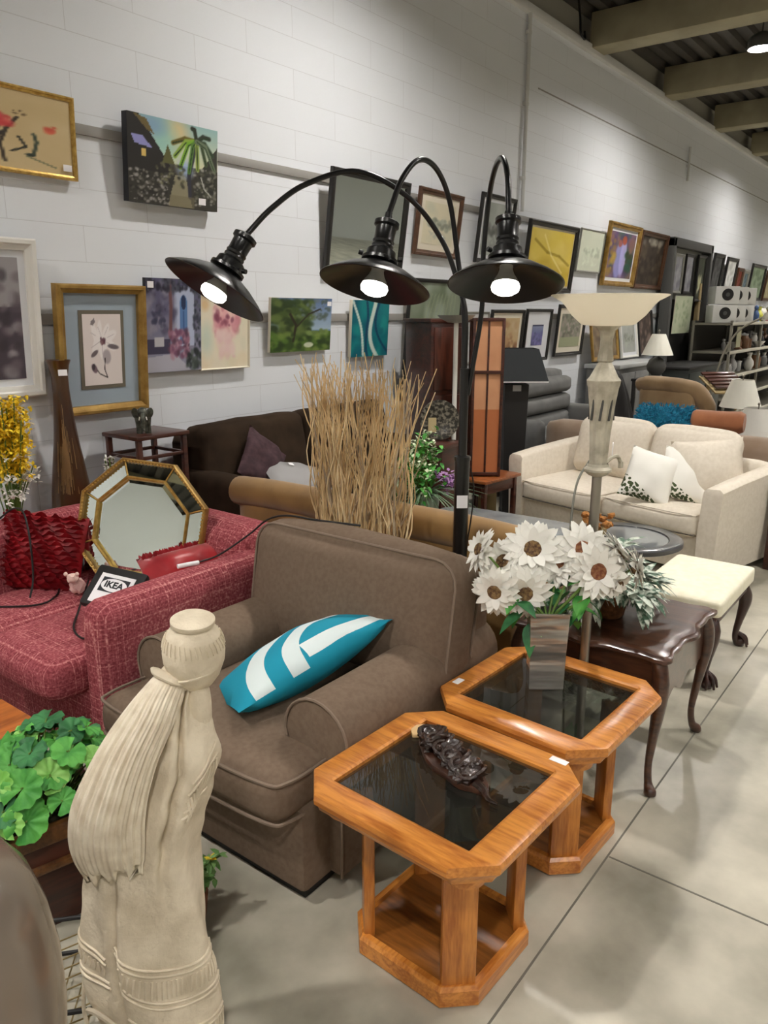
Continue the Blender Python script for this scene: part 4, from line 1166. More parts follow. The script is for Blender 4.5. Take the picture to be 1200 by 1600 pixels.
t = thing('coffee_table', 'orange-brown wooden table corner at the left edge in front of the pink loveseat', 'table', (0.80, 2.60, 0))
MB().box((0, 0, 0.43), (0.56, 0.86, 0.03), 0.006).build('tabletop', M['pine'], t)
for yy in (-0.15, 0.14): MB().box((0, yy, 0.4455), (0.558, 0.004, 0.0012), 0).build('plank_groove', M['mahog'], t, smooth=False)
MB().box((0, 0, 0.375), (0.48, 0.78, 0.08), 0.004).build('apron', M['pine'], t)
for sx in (-1, 1):
    for sy in (-1, 1): MB().box((sx * 0.24, sy * 0.39, 0.21), (0.05, 0.05, 0.415), 0.006).build('leg', M['pine'], t)

# small trailing plant by the armchair
t = thing('potted_plant', 'small green plant with yellow tips on the floor behind the statue by the armchair', 'plant', (1.135, 1.575, 0))
MB().lathe([(0.035, 0), (0.045, 0.01), (0.055, 0.09), (0.05, 0.10), (0.045, 0.09), (0.03, 0.02)], n=20).build('pot', mat('terracotta', (120, 72, 48), 0.8), t)
rnd = random.Random(31)
lf, lf2, st = MB(), MB(), MB()
for i in range(22):
    e = Vector((rnd.uniform(-0.07, 0.07), rnd.uniform(-0.08, 0.06), rnd.uniform(0.08, 0.24)))
    pts = catmull([(0, 0, 0.08), e * 0.5 + Vector((0, 0, 0.06)), e], 5)
    st.tube(pts, 0.002, 5)
    if i % 4 == 0:
        lf2 = MB()
        for j in range(7): lf2.leaf(pts[-1], (rnd.uniform(-1, 1), rnd.uniform(-1, 1), rnd.uniform(0, 1)), (0, 0, 1), 0.022, 0.012, 3, 0.3)
        lf2.build('yellow_tip', M['yellow'], t, recalc=False)
    for p in pts[3:]:
        for j in range(3):
            lf.leaf(p, (rnd.uniform(-1, 1), rnd.uniform(-1, 1), rnd.uniform(-0.3, 0.8)), (0, 0, 1), rnd.uniform(0.02, 0.036), 0.016, 3, 0.3)
st.build('stems', M['stem'], t); lf.build('leaves', mat('sage_leaf', (88, 140, 72), 0.6, c2=(140, 176, 110), scale=20), t, recalc=False)
# ------------------------------------------------------------ dark cherry side table with scalloped top
def cabriole(mb, x, y, H_, dx, dy, r=0.022, ball=False):
    p = [(x, y, H_), (x + dx * 0.018, y + dy * 0.018, H_ * 0.86), (x + dx * 0.022, y + dy * 0.022, H_ * 0.72), (x + dx * 0.004, y + dy * 0.004, H_ * 0.45), (x - dx * 0.010, y - dy * 0.010, H_ * 0.22), (x - dx * 0.002, y - dy * 0.002, H_ * 0.08), (x + dx * 0.016, y + dy * 0.016, 0.012), (x + dx * 0.020, y + dy * 0.020, 0.0)]
    rr = [r * 1.15, r * 1.3, r * 1.1, r * 0.72, r * 0.55, r * 0.6, r * 0.95, r * 0.85]
    mb.tube(catmull(p, 4), [rr[min(7, i // 4)] + (rr[min(7, i // 4 + 1)] - rr[min(7, i // 4)]) * (i % 4) / 4 for i in range(29)], 12)
    if ball:
        mb.blob((x + dx * 0.018, y + dy * 0.018, 0.026), (0.062, 0.062, 0.052), n=3)
        for k in range(4):
            a = math.atan2(dy, dx) + (k - 1.5) * 0.8
            mb.tube(catmull([(x, y, 0.075), (x + 0.035 * math.cos(a) + dx * 0.01, y + 0.035 * math.sin(a) + dy * 0.01, 0.05), (x + 0.048 * math.cos(a) + dx * 0.012, y + 0.048 * math.sin(a) + dy * 0.012, 0.006)], 4), [0.011 - 0.0007 * q for q in range(9)], 8)
    return mb
t = thing('side_table', 'dark cherry side table with wavy edge and curved cabriole legs behind the oak tables', 'table', (2.82, 1.00, 0))
def wavy(hx, hy, o=0.0):
    pts = []
    def side(n): return [(-1 + 2 * k / n) for k in range(n)]
    def bul(u): return 0.010 * math.cos(u * PI * 2) - 0.022 * (abs(u) > 0.80) * ((abs(u) - 0.80) / 0.20) ** 2 + 0.006 * math.cos(u * PI * 4)
    for u in side(32): pts.append((u * hx * (1 - 0.0), -(hy + bul(u)) - o))
    for u in side(32): pts.append((hx + bul(u) + o, u * hy))
    for u in side(32): pts.append((-u * hx, hy + bul(u) + o))
    for u in side(32): pts.append((-(hx + bul(u)) - o, -u * hy))
    return pts
b = MB()
rs = [[(x, y, z) for x, y in wavy(0.305 + o, 0.30 + o)] for o, z in ((-0.022, 0.522), (-0.004, 0.524), (0.004, 0.532), (0.002, 0.541), (-0.010, 0.545), (-0.014, 0.549), (-0.035, 0.552), (-0.05, 0.5515))]
b.rings(rs)
b.build('tabletop', M['cherry'], t, sharp=30)
def scal(L_, top, base, drop):
    n = 28
    pts = [(-L_, top), (L_, top)]
    for k in range(n + 1):
        u = 1 - 2 * k / n
        pts.append((u * L_, base - drop * (math.cos(u * PI * 3) * 0.35 + (1 - abs(u)) * 0.3 + (abs(u) > 0.9) * 0.4)))
    return pts
for s_ in (-1, 1):
    m1 = Matrix.Translation((0, s_ * 0.262 + 0.009, 0)) @ Matrix.Rotation(PI / 2, 4, 'X')
    MB().prism(scal(0.265, 0.525, 0.345, 0.05), 0, 0.018, 0, m1).build('apron', M['cherry'], t, sharp=20)
    m1 = Matrix.Translation((s_ * 0.268 - 0.009, 0, 0)) @ Matrix.Rotation(PI / 2, 4, 'Z') @ Matrix.Rotation(PI / 2, 4, 'X')
    MB().prism(scal(0.255, 0.525, 0.40, 0.04), 0, 0.018, 0, m1).build('apron', M['cherry'], t, sharp=20)
for sx in (-1, 1):
    for sy in (-1, 1):
        cabriole(MB(), sx * 0.268, sy * 0.262, 0.52, sx * 0.8, sy * 0.8, 0.024).build('leg', M['cherry'], t)

t = thing('potted_plant', 'variegated green and white trailing plant in a wicker pot on the dark cherry table', 'plant', (2.78, 1.02, 0.552))
MB().lathe([(0.05, 0), (0.06, 0.01), (0.075, 0.10), (0.078, 0.115), (0.068, 0.115), (0.05, 0.03)], n=28).build('pot', mat('wicker', (132, 88, 50), 0.8, c2=(96, 60, 32), scale=60, bump=0.6, bscale=90), t)
MB().lathe([(0.002, 0.10), (0.069, 0.10)], n=20, cap=False).build('soil', M['black'], t)
rnd = random.Random(77)
st = MB()
for i in range(20):
    a = rnd.uniform(0, 2 * PI); L_ = rnd.uniform(0.10, 0.22)
    e = Vector((math.cos(a) * L_, math.sin(a) * L_ * 1.1, rnd.uniform(0.02, 0.24)))
    pts = catmull([(0, 0, 0.1), e * 0.5 + Vector((0, 0, 0.12)), e + Vector((0, 0, 0.02))], 5)
    st.tube(pts, 0.0025, 5)
    lf = MB()
    for p in pts[3:]:
        for j in range(3):
            lf.leaf(p, Vector((math.cos(a), math.sin(a), 0)) + Vector((rnd.uniform(-0.9, 0.9), rnd.uniform(-0.9, 0.9), rnd.uniform(-0.9, 0.5))), (0, 0, 1), rnd.uniform(0.07, 0.11), rnd.uniform(0.030, 0.042), 6, 0.35)
    lf.build('leaf_spray', M['varieg'], t, recalc=False, sharp=180)
st.build('stems', M['stem'], t)

# ------------------------------------------------------------ cream bench
t = thing('bench_stool', 'cream upholstered bench stool on dark cabriole legs with ball and claw feet', 'stool', (3.83, 0.965, 0))
MB().cushion((0, 0, 0.395), (0.66, 0.40, 0.085), 0.022, (0, 0, 0.012), n=12).build('seat', mat('cream_brocade', (232, 226, 200), 0.8, c2=(238, 233, 212), scale=30, bump=0.2, bscale=160), t, sharp=60)
MB().box((0, 0, 0.335), (0.62, 0.36, 0.05), 0.008).build('apron', M['mahog'], t)
for sx in (-1, 1):
    for sy in (-1, 1): cabriole(MB(), sx * 0.285, sy * 0.155, 0.33, sx * 0.9, sy * 0.7, 0.027, True).build('leg', wood('dark_mahogany_leg', (56, 26, 18), (30, 12, 8), 'z', 6, 0.35, 0.4), t)

# ------------------------------------------------------------ round dark table and dried flowers
t = thing('side_table', 'round dark side table with an inset glass top beside the cream bench', 'table', (4.20, 1.47, 0))
MB().lathe([(0.20, 0.43), (0.29, 0.43), (0.31, 0.44), (0.31, 0.46), (0.295, 0.468), (0.235, 0.466), (0.228, 0.452), (0.20, 0.45)], n=56, cap=False).build('top_rim', M['slate'], t)
MB().lathe([(0.001, 0.452), (0.229, 0.452), (0.229, 0.460), (0.001, 0.460)], n=48).build('glass_panel', mat('grey_glass', (120, 124, 126), 0.06, 0.3), t)
MB().lathe([(0.06, 0.10), (0.05, 0.2), (0.07, 0.36), (0.20, 0.432)], n=32).build('pedestal', M['slate'], t)
for k in range(3):
    a = 2 * PI * k / 3 + 0.5
    MB().tube(catmull([(0.04 * math.cos(a), 0.04 * math.sin(a), 0.16), (0.16 * math.cos(a), 0.16 * math.sin(a), 0.11), (0.25 * math.cos(a), 0.25 * math.sin(a), 0.014)], 5), 0.014, 10).build('leg', M['slate'], t)
t = thing('dried_flowers', 'pot of dried orange flowers standing behind the white sunflowers on the round dark table', 'flowers', (4.10, 1.60, 0.468))
MB().lathe([(0.03, 0), (0.045, 0.01), (0.05, 0.05), (0.04, 0.06), (0.03, 0.05)], n=20).build('pot', M['beige'], t)
fl_ = MB()
rnd = random.Random(12)
for k in range(14):
    p = (rnd.uniform(-0.06, 0.06), rnd.uniform(-0.06, 0.06), rnd.uniform(0.06, 0.13))
    fl_.blob(p, (0.045, 0.045, 0.04), n=2, wob=0.9, freq=12, seed=k)
fl_.build('dried_heads', mat('dried_orange', (188, 122, 56), 0.9, c2=(150, 110, 66), scale=40), t, sharp=20)

# ------------------------------------------------------------ tan velvet sofa, seen from behind
t = thing('sofa', 'tan velvet sofa with a rolled back, seen from behind the brown armchair', 'sofa', (3.0, 2.15, 0))
MB().bx(2.68, 3.40, 1.37, 3.04, 0.05, 0.34, 0.03).build('base', M['tan'], t, w=True)
MB().cushion((2.735, 2.20, 0.52), (0.16, 1.66, 0.56), 0.06, (0.012, 0, 0), n=12).build('backrest', M['tan'], t, w=True, sharp=60)
MB().tube(catmull([(2.70, 1.375, 0.79), (2.70, 1.39, 0.79), (2.70, 1.6, 0.80), (2.70, 2.1, 0.80), (2.70, 2.75, 0.80), (2.70, 3.02, 0.79), (2.70, 3.035, 0.79)], 4), [0.03, 0.06, 0.07, 0.075] + [0.078] * 17 + [0.075, 0.07, 0.06, 0.03], 20).build('rolled_back_top', M['tan'], t, w=True, sharp=70)
for yc in (1.46, 2.95):
    MB().cushion((3.06, yc, 0.36), (0.66, 0.18, 0.50), 0.08, (0, 0.01, 0.01), n=8).build('arm', M['tan'], t, w=True, sharp=60)
for yc in (1.88, 2.53):
    MB().cushion((3.10, yc, 0.39), (0.62, 0.64, 0.16), 0.05, (0, 0, 0.02), n=8).build('seat_cushion', M['tan'], t, w=True, sharp=60)
for x, y in ((2.72, 1.42), (3.35, 1.42), (2.72, 2.99), (3.35, 2.99)): MB().cyl((x, y, 0), (x, y, 0.06), 0.02, 0.028, n=12).build('leg', M['black'], t, w=True)

# ------------------------------------------------------------ dark brown sofa against the wall
t = thing('sofa', 'dark espresso brown sofa against the white wall under the paintings', 'sofa', (3.85, 3.45, 0))
MB().bx(2.80, 4.70, 3.12, 3.72, 0.06, 0.46, 0.03).build('base', M['dkbrown'], t, w=True)
MB().cushion((3.75, 3.68, 0.62), (1.90, 0.16, 0.80), 0.06, (0, 0, 0), n=8).build('backrest', M['dkbrown'], t, w=True, sharp=60)
for x in (2.85, 4.66): MB().cushion((x, 3.42, 0.46), (0.18, 0.62, 0.70), 0.07, (0.01, 0, 0.01), n=8).build('arm', M['dkbrown'], t, w=True, sharp=60)
for x in (3.36, 4.17): MB().cushion((x, 3.38, 0.56), (0.83, 0.58, 0.22), 0.07, (0, 0, 0.02), n=8).build('seat_cushion', M['dkbrown'], t, w=True, sharp=60)
for i, x in enumerate((3.27, 4.15)): MB().cushion((x, 3.56, 0.84), (0.88, 0.22, 0.46), 0.07, (0, 0.03, 0.012), rot=(R(-12), 0, 0), n=12, wob=0.015, seed=i).build('back_cushion', M['dkbrown'], t, w=True, sharp=70)
for x, y in ((2.86, 3.17), (4.64, 3.17), (2.86, 3.67), (4.64, 3.67)): MB().cyl((x, y, 0), (x, y, 0.07), 0.025, n=10).build('leg', M['black'], t, w=True)
t = thing('throw_pillow', 'plum coloured shaggy pillow leaning on the dark brown sofa', 'pillow', (3.16, 3.34, 0.83), rot=Euler((R(66), R(40), R(-8))))
MB().pillow((0, 0, 0), (0.34, 0.34, 0.12), ear=0.05, wob=0.03).build('cover', M['plum'], t, sharp=80)
t = thing('throw_pillow', 'grey pillow with a small white tag lying flat on the dark brown sofa seat', 'pillow', (3.32, 3.21, 0.73), rot=Euler((R(24), R(14), R(-14))))
MB().pillow((0, 0, 0), (0.46, 0.32, 0.12), ear=0.05, wob=0.015, seed=4).build('cover', mat('grey_satin', (150, 148, 148), 0.6), t, sharp=80)
MB().box((-0.05, 0.05, 0.062), (0.035, 0.025, 0.002), 0).build('tag', M['tag'], t)
t = thing('paper_tube', 'small white rolled paper leaning beside the grey pillow on the dark sofa', 'paper', (3.16, 3.26, 0.69), rot=Euler((R(-30), R(24), 0)))
MB().cyl((0, 0, 0), (0, 0, 0.17), 0.014, n=12).build('roll', M['tag'], t)

# ------------------------------------------------------------ cream loveseat
CRZ = R(-13)
t = thing('loveseat', 'cream linen loveseat with loose back cushions facing the aisle', 'sofa', (5.60, 1.90, 0), CRZ)
# local: front toward -x, width along y
MB().bx(-0.42, 0.42, -0.74, 0.74, 0.05, 0.30, 0.02).build('base', M['cream'], t)
for s_ in (-1, 1):
    b = MB()
    rs = []
    for x, h, fl0 in ((-0.46, 0.60, 0.0), (-0.45, 0.63, 0.0), (-0.2, 0.655, 0.0), (0.2, 0.68, 0.0), (0.44, 0.69, 0.0), (0.45, 0.67, 0.0)):
        rs.append([(x, s_ * 0.74, 0.05), (x, s_ * 0.73, 0.30), (x, s_ * 0.745, h - 0.02), (x, s_ * 0.765, h), (x, s_ * 0.85, h + 0.005), (x, s_ * 0.875, h - 0.015), (x, s_ * 0.85, 0.05)])
    b.rings(rs)
    b.build('arm', M['cream'], t, sharp=50)
MB().cushion((0.38, 0, 0.42), (0.16, 1.60, 0.56), 0.05, (0.01, 0, 0), n=8).build('backrest', M['cream'], t, sharp=60)
pm_ = mat('dark_seam', (92, 86, 76), 0.9)
for s_ in (-1, 1):
    sc = MB().cushion((-0.10, s_ * 0.365, 0.375), (0.76, 0.725, 0.16), 0.045, (0.02, 0, 0.02), n=12).build('seat_cushion', M['cream'], t, sharp=60)
    for z in (0.315, 0.445):
        MB().tube(catmull([(0.2, s_ * 0.365 - 0.356, z), (-0.40, s_ * 0.365 - 0.35, z), (-0.475, s_ * 0.365 - 0.30, z), (-0.488, s_ * 0.365, z), (-0.475, s_ * 0.365 + 0.30, z), (-0.40, s_ * 0.365 + 0.35, z), (0.2, s_ * 0.365 + 0.356, z)], 5), 0.0045, 6).build('piping', pm_ if z < 0.4 else M['cream'], sc)
for i, (y, lab) in enumerate(((0.36, 'left'), (-0.30, 'right'))):
    bc = MB().cushion((0.20, y, 0.67), (0.20, 0.66, 0.46), 0.09, (0.05, 0, 0.02), rot=(0, R(16), 0), n=12, wob=0.006, seed=i + 2).build('back_cushion', M['cream'], t, sharp=70)
MB().pillow((-0.08, -0.57, 0.665), (0.46, 0.44, 0.20), rot=(R(74), R(-6), R(-52)), ear=0.06, wob=0.01, seed=3).build('side_cushion', M['cream'], t, sharp=80)
for sx in (-1, 1):
    for sy in (-1, 1): MB().box((sx * 0.40, sy * 0.78, 0.03), (0.05, 0.05, 0.06), 0.006).build('leg', M['black'], t)
def botanical():
    m, tr, b = nt('botanical_print')
    N, L = tr.nodes, tr.links
    tc = N.new('ShaderNodeTexCoord'); sp = N.new('ShaderNodeSeparateXYZ'); L.new(tc.outputs['Object'], sp.inputs[0])
    vo = N.new('ShaderNodeTexVoronoi'); vo.inputs['Scale'].default_value = 44; L.new(tc.outputs['Object'], vo.inputs['Vector'])
    lt = N.new('ShaderNodeMath'); lt.operation = 'LESS_THAN'; lt.inputs[1].default_value = 0.55; L.new(vo.outputs['Distance'], lt.inputs[0])
    g = N.new('ShaderNodeMath'); g.operation = 'MULTIPLY_ADD'; g.inputs[1].default_value = 0.55; L.new(sp.outputs['X'], g.inputs[0]); L.new(sp.outputs['Y'], g.inputs[2])
    l2 = N.new('ShaderNodeMath'); l2.operation = 'LESS_THAN'; l2.inputs[1].default_value = -0.115; L.new(g.outputs[0], l2.inputs[0])
    ml = N.new('ShaderNodeMath'); ml.operation = 'MULTIPLY'; L.new(lt.outputs[0], ml.inputs[0]); L.new(l2.outputs[0], ml.inputs[1])
    mx = N.new('ShaderNodeMix'); mx.data_type = 'RGBA'; mx.inputs['A'].default_value = lin((236, 234, 226)); mx.inputs['B'].default_value = lin((64, 76, 44))
    L.new(ml.outputs[0], mx.inputs['Factor']); L.new(mx.outputs['Result'], b.inputs['Base Color']); b.inputs['Roughness'].default_value = 0.85
    return m
bot = botanical()
for i, (p, r, lab) in enumerate((((5.17, 1.68, 0.625), (R(66), R(14), R(-74)), 'white pillow with green leaf print at the front of the pair on the cream loveseat'), ((5.30, 1.48, 0.635), (R(66), R(10), R(-70)), 'white pillow with green leaf print, the right of the pair, beside the loveseat side cushion'))):
    t = thing('throw_pillow', lab, 'pillow', p, rot=Euler(r), group='leaf print pillows')
    MB().pillow((0, 0, 0), (0.34, 0.36, 0.13), ear=0.07, wob=0.012, seed=i).build('cover', bot, t, sharp=80)

# ------------------------------------------------------------ grey low table, odds and ends on the floor
t = thing('coffee_table', 'long low grey coffee table in front of the cream loveseat', 'table', (4.26, 2.28, 0), R(2))
b = MB()
sup = lambda a, hx, hy: (hx * math.copysign(abs(math.cos(a)) ** 0.5, math.cos(a)), hy * math.copysign(abs(math.sin(a)) ** 0.5, math.sin(a)))
for o, z in ():
    pass
b.rings([[(*sup(2 * PI * k / 64, 0.24 + o, 0.54 + o), z) for k in range(64)] for o, z in ((-0.02, 0.37), (0, 0.38), (0, 0.395), (-0.012, 0.40))])
b.build('tabletop', mat('grey_stone_top', (140, 144, 146), 0.25, c2=(122, 126, 128), scale=8), t)
MB().rings([[(*sup(2 * PI * k / 64, 0.20 + o, 0.50 + o), z) for k in range(64)] for o, z in ((-0.04, 0.10), (0, 0.12), (0, 0.36), (-0.01, 0.371))]).build('drum', mat('grey_linen', (110, 112, 112), 0.9), t)
for sx in (-1, 1):
    for sy in (-1, 1): MB().cyl((sx * 0.14, sy * 0.4, 0), (sx * 0.14, sy * 0.4, 0.12), 0.02, n=10).build('leg', M['black'], t)
t = thing('plant_stand', 'small dark stand hidden under the mixed flower arrangement', 'stand', (3.72, 2.55, 0))
MB().lathe([(0.001, 0.47), (0.15, 0.47), (0.16, 0.48), (0.15, 0.50), (0.001, 0.50)], n=28).build('top', M['mahog'], t)
for k in range(3):
    a = 2 * PI * k / 3
    MB().cyl((0.13 * math.cos(a), 0.13 * math.sin(a), 0), (0.10 * math.cos(a), 0.10 * math.sin(a), 0.475), 0.014, n=10).build('leg', M['mahog'], t)
t = thing('flower_arrangement', 'arrangement of white, green and purple flowers with drooping grass, right of the dry twigs', 'flowers', (3.72, 2.55, 0.50))
MB().lathe([(0.05, 0), (0.08, 0.01), (0.095, 0.10), (0.085, 0.15), (0.075, 0.15), (0.06, 0.02)], n=28).build('pot', mat('green_glaze', (128, 146, 128), 0.35), t)
rnd = random.Random(15)
gr, le, wf, pf, st = MB(), MB(), MB(), MB(), MB()
for i in range(90):
    a = rnd.uniform(0, 2 * PI)
    gr.leaf((0.02 * math.cos(a), 0.02 * math.sin(a), 0.15), (math.cos(a), math.sin(a), rnd.uniform(0.2, 1.2)), (0, 0, 1), rnd.uniform(0.20, 0.31), 0.010, 8, rnd.uniform(0.6, 1.1))
for i in range(34):
    a = rnd.uniform(0, 2 * PI); r_ = rnd.uniform(0.02, 0.17)
    e = Vector((r_ * math.cos(a), r_ * math.sin(a), rnd.uniform(0.30, 0.54) - r_ * 0.8))
    st.tube(catmull([(0, 0, 0.12), e * 0.5 + Vector((0, 0, 0.08)), e], 4), 0.003, 5)
    for j in range(9): le.leaf(e + Vector((rnd.gauss(0, 0.025), rnd.gauss(0, 0.025), rnd.gauss(-0.02, 0.03))), (rnd.uniform(-1, 1), rnd.uniform(-1, 1), rnd.uniform(-0.5, 0.8)), (0, 0, 1), 0.05, 0.026, 4, 0.4)
    tgt = pf if (e.y - e.x * 0.8) < -0.10 else wf
    for j in range(14): tgt.leaf(e + Vector((rnd.gauss(0, 0.016), rnd.gauss(0, 0.016), rnd.gauss(0.01, 0.014))), (rnd.uniform(-1, 1), rnd.uniform(-1, 1), rnd.uniform(-0.3, 1)), (0, 0, 1), 0.026, 0.02, 3, 0.2)
for c in ((-0.10, 0.13, 0.20), (-0.08, 0.16, 0.25)):
    for j in range(60): wf.leaf(Vector(c) + Vector((rnd.gauss(0, 0.012), rnd.gauss(0, 0.012), rnd.gauss(0, 0.012))), (rnd.uniform(-1, 1), rnd.uniform(-1, 1), rnd.uniform(-0.8, 1)), (0, 0, 1), 0.034, 0.026, 3, 0.2)
for j in range(120): pf.leaf(Vector((0.08, -0.13, 0.22)) + Vector((rnd.gauss(0, 0.03), rnd.gauss(0, 0.03), rnd.gauss(0, 0.03))), (rnd.uniform(-1, 1), rnd.uniform(-1, 1), rnd.uniform(-0.8, 1)), (0, 0, 1), 0.028, 0.022, 3, 0.2)
gr.build('grass_blades', mat('grass_grey', (96, 122, 92), 0.6), t, recalc=False, sharp=180); le.build('leaves', M['green'], t, recalc=False)
tag(wf.build('white_flowers', mat('greenwhite_petal', (214, 222, 190), 0.7), t, recalc=False), kind='stuff'); tag(pf.build('purple_flowers', M['lav'], t, recalc=False), kind='stuff'); st.build('stems', M['stem'], t)

t = thing('pedestal', 'dark wooden pedestal behind the mixed flowers holding a round plate', 'stand', (4.46, 2.94, 0))
MB().box((0, 0, 0.41), (0.20, 0.20, 0.80), 0.006).box((0, 0, 0.82), (0.26, 0.26, 0.03), 0.006).box((0, 0, 0.02), (0.26, 0.26, 0.04), 0.006).build('column', M['mahog'], t)
t = thing('decorative_plate', 'round patterned plate standing upright behind the flowers and twigs', 'plate', (4.46, 2.93, 0.836), rot=Euler((0, 0, SA)))
pl = MB().lathe([(0.001, 0.0), (0.09, 0.0), (0.135, 0.012), (0.138, 0.016), (0.133, 0.017), (0.09, 0.006), (0.001, 0.006)], n=44)
bmesh.ops.transform(pl.bm, matrix=Matrix.Translation((0, 0.03, 0.145)) @ Matrix.Rotation(R(80), 4, 'X'), verts=pl.bm.verts)
pl.build('plate', mat('patterned_glaze', (40, 37, 32), 0.25, c2=(116, 110, 96), scale=44, lo=0.46, hi=0.60), t)
MB().tube([(-0.06, -0.03, 0.012), (-0.06, 0.0, 0.004), (-0.06, 0.09, 0.004), (-0.05, 0.06, 0.16)], 0.004, 6).tube([(0.06, -0.03, 0.012), (0.06, 0.0, 0.004), (0.06, 0.09, 0.004), (0.05, 0.06, 0.16)], 0.004, 6).build('easel', M['metalblk'], t)
MB().box((-0.055, -0.045, 0.12), (0.055, 0.004, 0.10), 0).build('card', mat('cream_card', (196, 178, 134), 0.8), t)

# small red wood table with the shoji lamp
t = thing('side_table', 'small reddish wooden table under the tall orange paneled lamp', 'table', (5.02, 2.92, 0), R(-6))
MB().box((0, 0, 0.505), (0.46, 0.44, 0.025), 0.006).build('tabletop', wood('red_oak', (150, 84, 40), (104, 50, 20), 'y', 6), t)
MB().box((0, 0, 0.45), (0.40, 0.38, 0.09), 0.004).build('apron', M['mahog'], t)
for sx in (-1, 1):
    for sy in (-1, 1): MB().box((sx * 0.19, sy * 0.18, 0.245), (0.035, 0.035, 0.49), 0.004).build('leg', M['mahog'], t)
t = thing('panel_lamp', 'tall square lantern lamp with dark wood frame and orange panels', 'lamp', (5.02, 2.90, 0.518), SA)
hx = 0.105
for sx in (-1, 1):
    for sy in (-1, 1): MB().box((sx * hx, sy * hx, 0.575), (0.022, 0.022, 1.15), 0.003).build('post', M['mahog'], t)
for z in (0.02, 0.77, 1.14):
    b = MB()
    for s_ in (-1, 1): b.box((s_ * hx, 0, z), (0.022, 0.21, 0.024), 0.003).box((0, s_ * hx, z), (0.21, 0.022, 0.024), 0.003)
    b.build('rail', M['mahog'], t)
for s_ in (-1, 1):
    MB().box((0, s_ * hx, 0.575), (0.014, 0.014, 1.12), 0.002).build('mullion', M['mahog'], t)
    MB().box((s_ * hx, 0, 0.575), (0.014, 0.014, 1.12), 0.002).build('mullion', M['mahog'], t)
    for z0, z1, mt in ((0.03, 0.50, 'paneldk'), (0.50, 0.76, 'panelor'), (0.78, 1.13, 'panelor')):
        MB().box((0, s_ * (hx - 0.004), (z0 + z1) / 2), (0.20, 0.004, z1 - z0), 0).build('panel', M[mt], t, smooth=False)
        MB().box((s_ * (hx - 0.004), 0, (z0 + z1) / 2), (0.004, 0.20, z1 - z0), 0).build('panel', M[mt], t, smooth=False)
t = thing('cabinet', 'tall dark mahogany cabinet standing behind the thin white torchiere', 'cabinet', (5.05, 3.36, 0), SA + R(30))
MB().box((0, 0, 0.83), (0.34, 0.36, 1.62), 0.008).build('body', M['mahog'], t)
for z0, z1 in ((0.10, 1.10), (1.14, 1.60)): MB().box((0, -0.185, (z0 + z1) / 2), (0.29, 0.014, z1 - z0), 0.004).build('door', wood('mahogany_door', (80, 36, 22), (46, 18, 10), 'z', 6, 0.4, 0.3), t)
MB().box((0, 0, 1.65), (0.37, 0.39, 0.03), 0.006).build('top', M['mahog'], t)
for z in (0.9, 1.25): MB().blob((0.12, -0.20, z), (0.02, 0.02, 0.02), n=2).build('knob', M['goldb'], t)
t = thing('torchiere_lamp', 'thin white torchiere lamp with a shallow grey bowl in front of the mahogany cabinet', 'lamp', (4.715, 2.975, 0))
MB().lathe([(0.001, 0), (0.11, 0), (0.11, 0.015), (0.02, 0.03), (0.001, 0.03)], n=28).build('base', M['terra'], t)
MB().cyl((0, 0, 0.02), (0, 0, 1.64), 0.0165, n=14).build('pole', M['terra'], t)
MB().lathe([(0.015, 1.635), (0.06, 1.64), (0.11, 1.665), (0.135, 1.69), (0.130, 1.69), (0.10, 1.67), (0.02, 1.65)], n=36, cap=False).build('bowl', M['silverframe'], t)
t = thing('floor_screen', 'narrow beige board standing between the orange lamp and the black floor lamp', 'panel', (5.55, 3.18, 0), SA)
MB().box((0, 0, 0.66), (0.20, 0.04, 1.30), 0.006).build('board', M['beige'], t)
MB().box((0, 0.0, 0.01), (0.22, 0.20, 0.02), 0.004).build('foot', M['beige'], t)
t = thing('floor_lamp', 'black tapering floor lamp with a dark square tapered shade', 'lamp', (5.86, 3.10, 0), SA)
MB().prism([(-0.085, -0.085), (0.085, -0.085), (0.085, 0.085), (-0.085, 0.085)], 0.0, 0.04, 0.004).build('base', M['black'], t)
b = MB().rings([[(-q, -q, z), (q, -q, z), (q, q, z), (-q, q, z)] for q, z in ((0.080, 0.03), (0.10, 1.13), (0.06, 1.14))])
b.build('column', M['black'], t, sharp=20)
MB().cyl((0, 0, 1.13), (0, 0, 1.22), 0.014, n=10).build('neck', M['silverframe'], t)
b = MB(); rs = [[(-q, -q * 0.75, z), (q, -q * 0.75, z), (q, q * 0.75, z), (-q, q * 0.75, z)] for q, z in ((0.245, 1.16), (0.165, 1.42), (0.160, 1.42), (0.240, 1.16))]
rs.append(rs[0]); b.rings(rs, cap=False)
b.build('shade', M['charcoal'], t, sharp=20)
b = MB(); rs = [[(-q, -q * 0.75, z), (q, -q * 0.75, z), (q, q * 0.75, z), (-q, q * 0.75, z)] for q, z in ((0.243, 1.152), (0.246, 1.162), (0.238, 1.162), (0.238, 1.152))]
rs.append(rs[0]); b.rings(rs, cap=False); b.build('shade_trim', M['tag'], t, sharp=20)
MB().box((0, -0.105, 1.10), (0.07, 0.004, 0.05), 0).build('price_tag', M['greyl'], t)
t = thing('basket', 'low basket of dried petals on the floor by the black floor lamp', 'basket', (5.25, 3.20, 0), 0)
MB().lathe([(0.001, 0.004), (0.16, 0.004), (0.20, 0.10), (0.205, 0.11), (0.19, 0.10), (0.15, 0.02), (0.001, 0.02)], n=32).build('basket', mat('dark_wicker', (92, 62, 40), 0.8, c2=(60, 40, 26), scale=40, bump=0.6), t)
b = MB()
